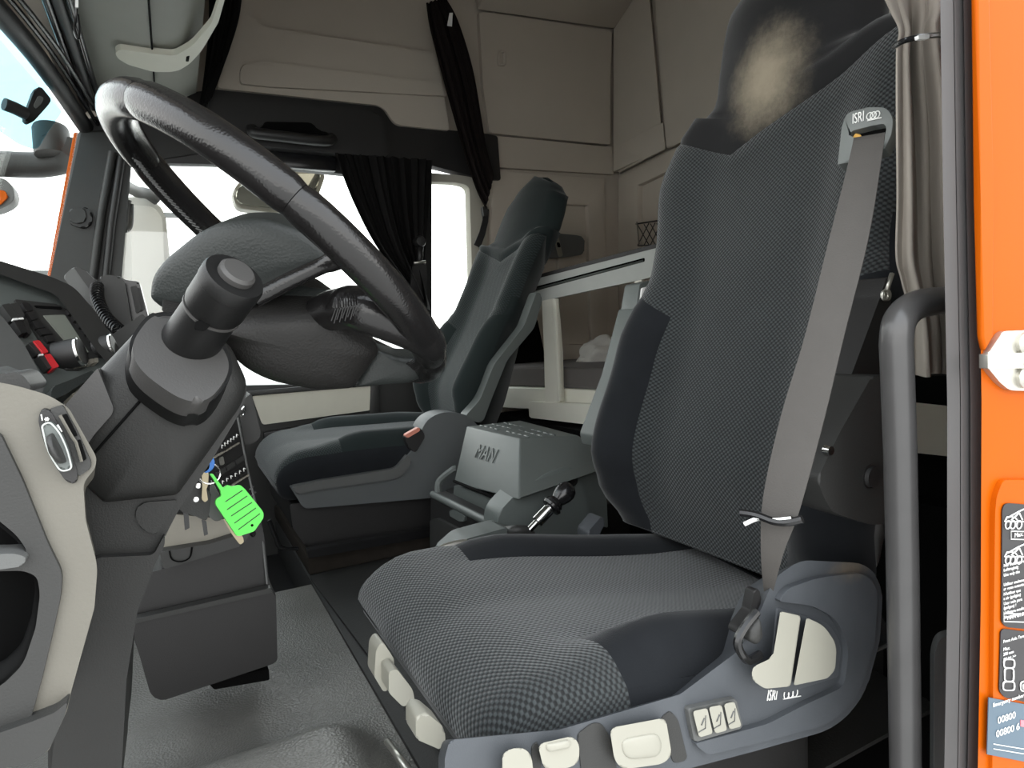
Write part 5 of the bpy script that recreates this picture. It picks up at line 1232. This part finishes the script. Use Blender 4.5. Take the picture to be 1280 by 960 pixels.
prism('mirror_shell', PX([(290, 240, 6), (300, 226, 6), (370, 213), (404, 214, 6), (406, 222), (396, 250, 12), (380, 264, 10), (340, 266), (296, 260, 6)], r=4, Y=2.9), dY(.08), M['beige'], wm, bevel=.02)
prism('mirror_face', PX([(294, 242), (302, 230), (372, 217), (402, 217), (392, 246), (378, 258), (340, 260), (298, 254)], r=5, Y=2.89), dY(.02), M['mirror_tan'] if 'mirror_tan' in M else M['mirror'], wm, bevel=.003)
tube('mirror_arm', [W(365, 214, Y=2.94), W(400, 212, Y=2.94), W(424, 200, Y=2.53)], .015, M['black'], wm, n=10)
dm = thing('door_mirror', 'tall pale door mirror outside the far window beside the pillar', 'mirror', W(180, 400, Y=2.95))
prism('mirror_shell', PX([(156, 250, 8), (166, 244), (196, 252, 10), (206, 266, 8), (212, 320), (212, 395, 4), (152, 395), (150, 300)], r=4, Y=2.98), dY(.06), M['white_cloth'], dm, bevel=.015)
prism('mirror_face', PX([(164, 256, 6), (192, 258, 8), (203, 272, 6), (208, 392), (166, 392)], r=4, Y=2.97), dY(.015), M['facade'], dm, bevel=.003)
tube('mirror_arm', smooth_path([W(140, 226, Y=2.52), W(160, 234, Y=2.8), W(172, 240, Y=2.9), W(184, 242, Y=2.95), W(196, 250, Y=2.98)], 4), .022, M['dark'], dm, n=10)
tube('mirror_handle', smooth_path([W(160, 250, Y=2.75), W(156, 268, Y=2.75), (W(152, 282, Y=2.75)), W(157, 287, Y=2.75), W(162, 280, Y=2.75), W(163, 255, Y=2.75)], 5), .012, M['dark'], dm, n=10)
bd = thing('warehouse', 'low pale warehouse far across the yard beyond the door window', 'building', (-5, 32, -1.35))
box('wall', (-9, 30, -1.35), (-.9, 38, 3.4), M['facade'], bd); box('roof', (-9.3, 29.6, 3.4), (-.6, 38.4, 3.8), M['grey'], bd)
box('gate_leaf', (-3.4, 29.95, -1.35), (-1.6, 30.02, 1.5), M['grey'], bd)
lpst = thing('lamp_post', 'thin yard lamp post standing outside beyond the far window', 'lamp post', (.1, 22, -1.35))
lathe('pole', [(.09, 0), (.05, 6)], (.1, 22, -1.35), (0, 0, 1), M['grey'], lpst, n=10); box('lamp_head', (-.2, 21.9, 4.6), (.5, 22.1, 4.72), M['grey'], lpst)
for q, (bx, by, hh) in enumerate(((13.6, 30, 2.3), (17.2, 31, 1.9), (20.6, 30.5, 1.6))):
    bu = thing('bush', ('taller green bush', 'middle low bush', 'right-hand low bush')[q]+' at the yard edge beyond the rear quarter window', 'bush', (bx, by, -1.35), 'bushes across the yard')
    bm = bmesh.new(); bmesh.ops.create_icosphere(bm, subdivisions=4, radius=1)
    for v in bm.verts:
        p = v.co.copy(); k = 1+.35*noise.noise(p*2+V((q, 2, 5)))+.2*noise.noise(p*6)
        v.co = V((bx, by, -1.35+hh*.6))+V((p.x*1.1*k, p.y*1.0*k, p.z*hh*.62*k))
    finish('foliage', bm, M['foliage'], bu, ang=80); lathe('trunk', [(.08, 0), (.05, .5)], (bx, by, -1.35), (0, 0, 1), M['carpet'], bu, n=8)
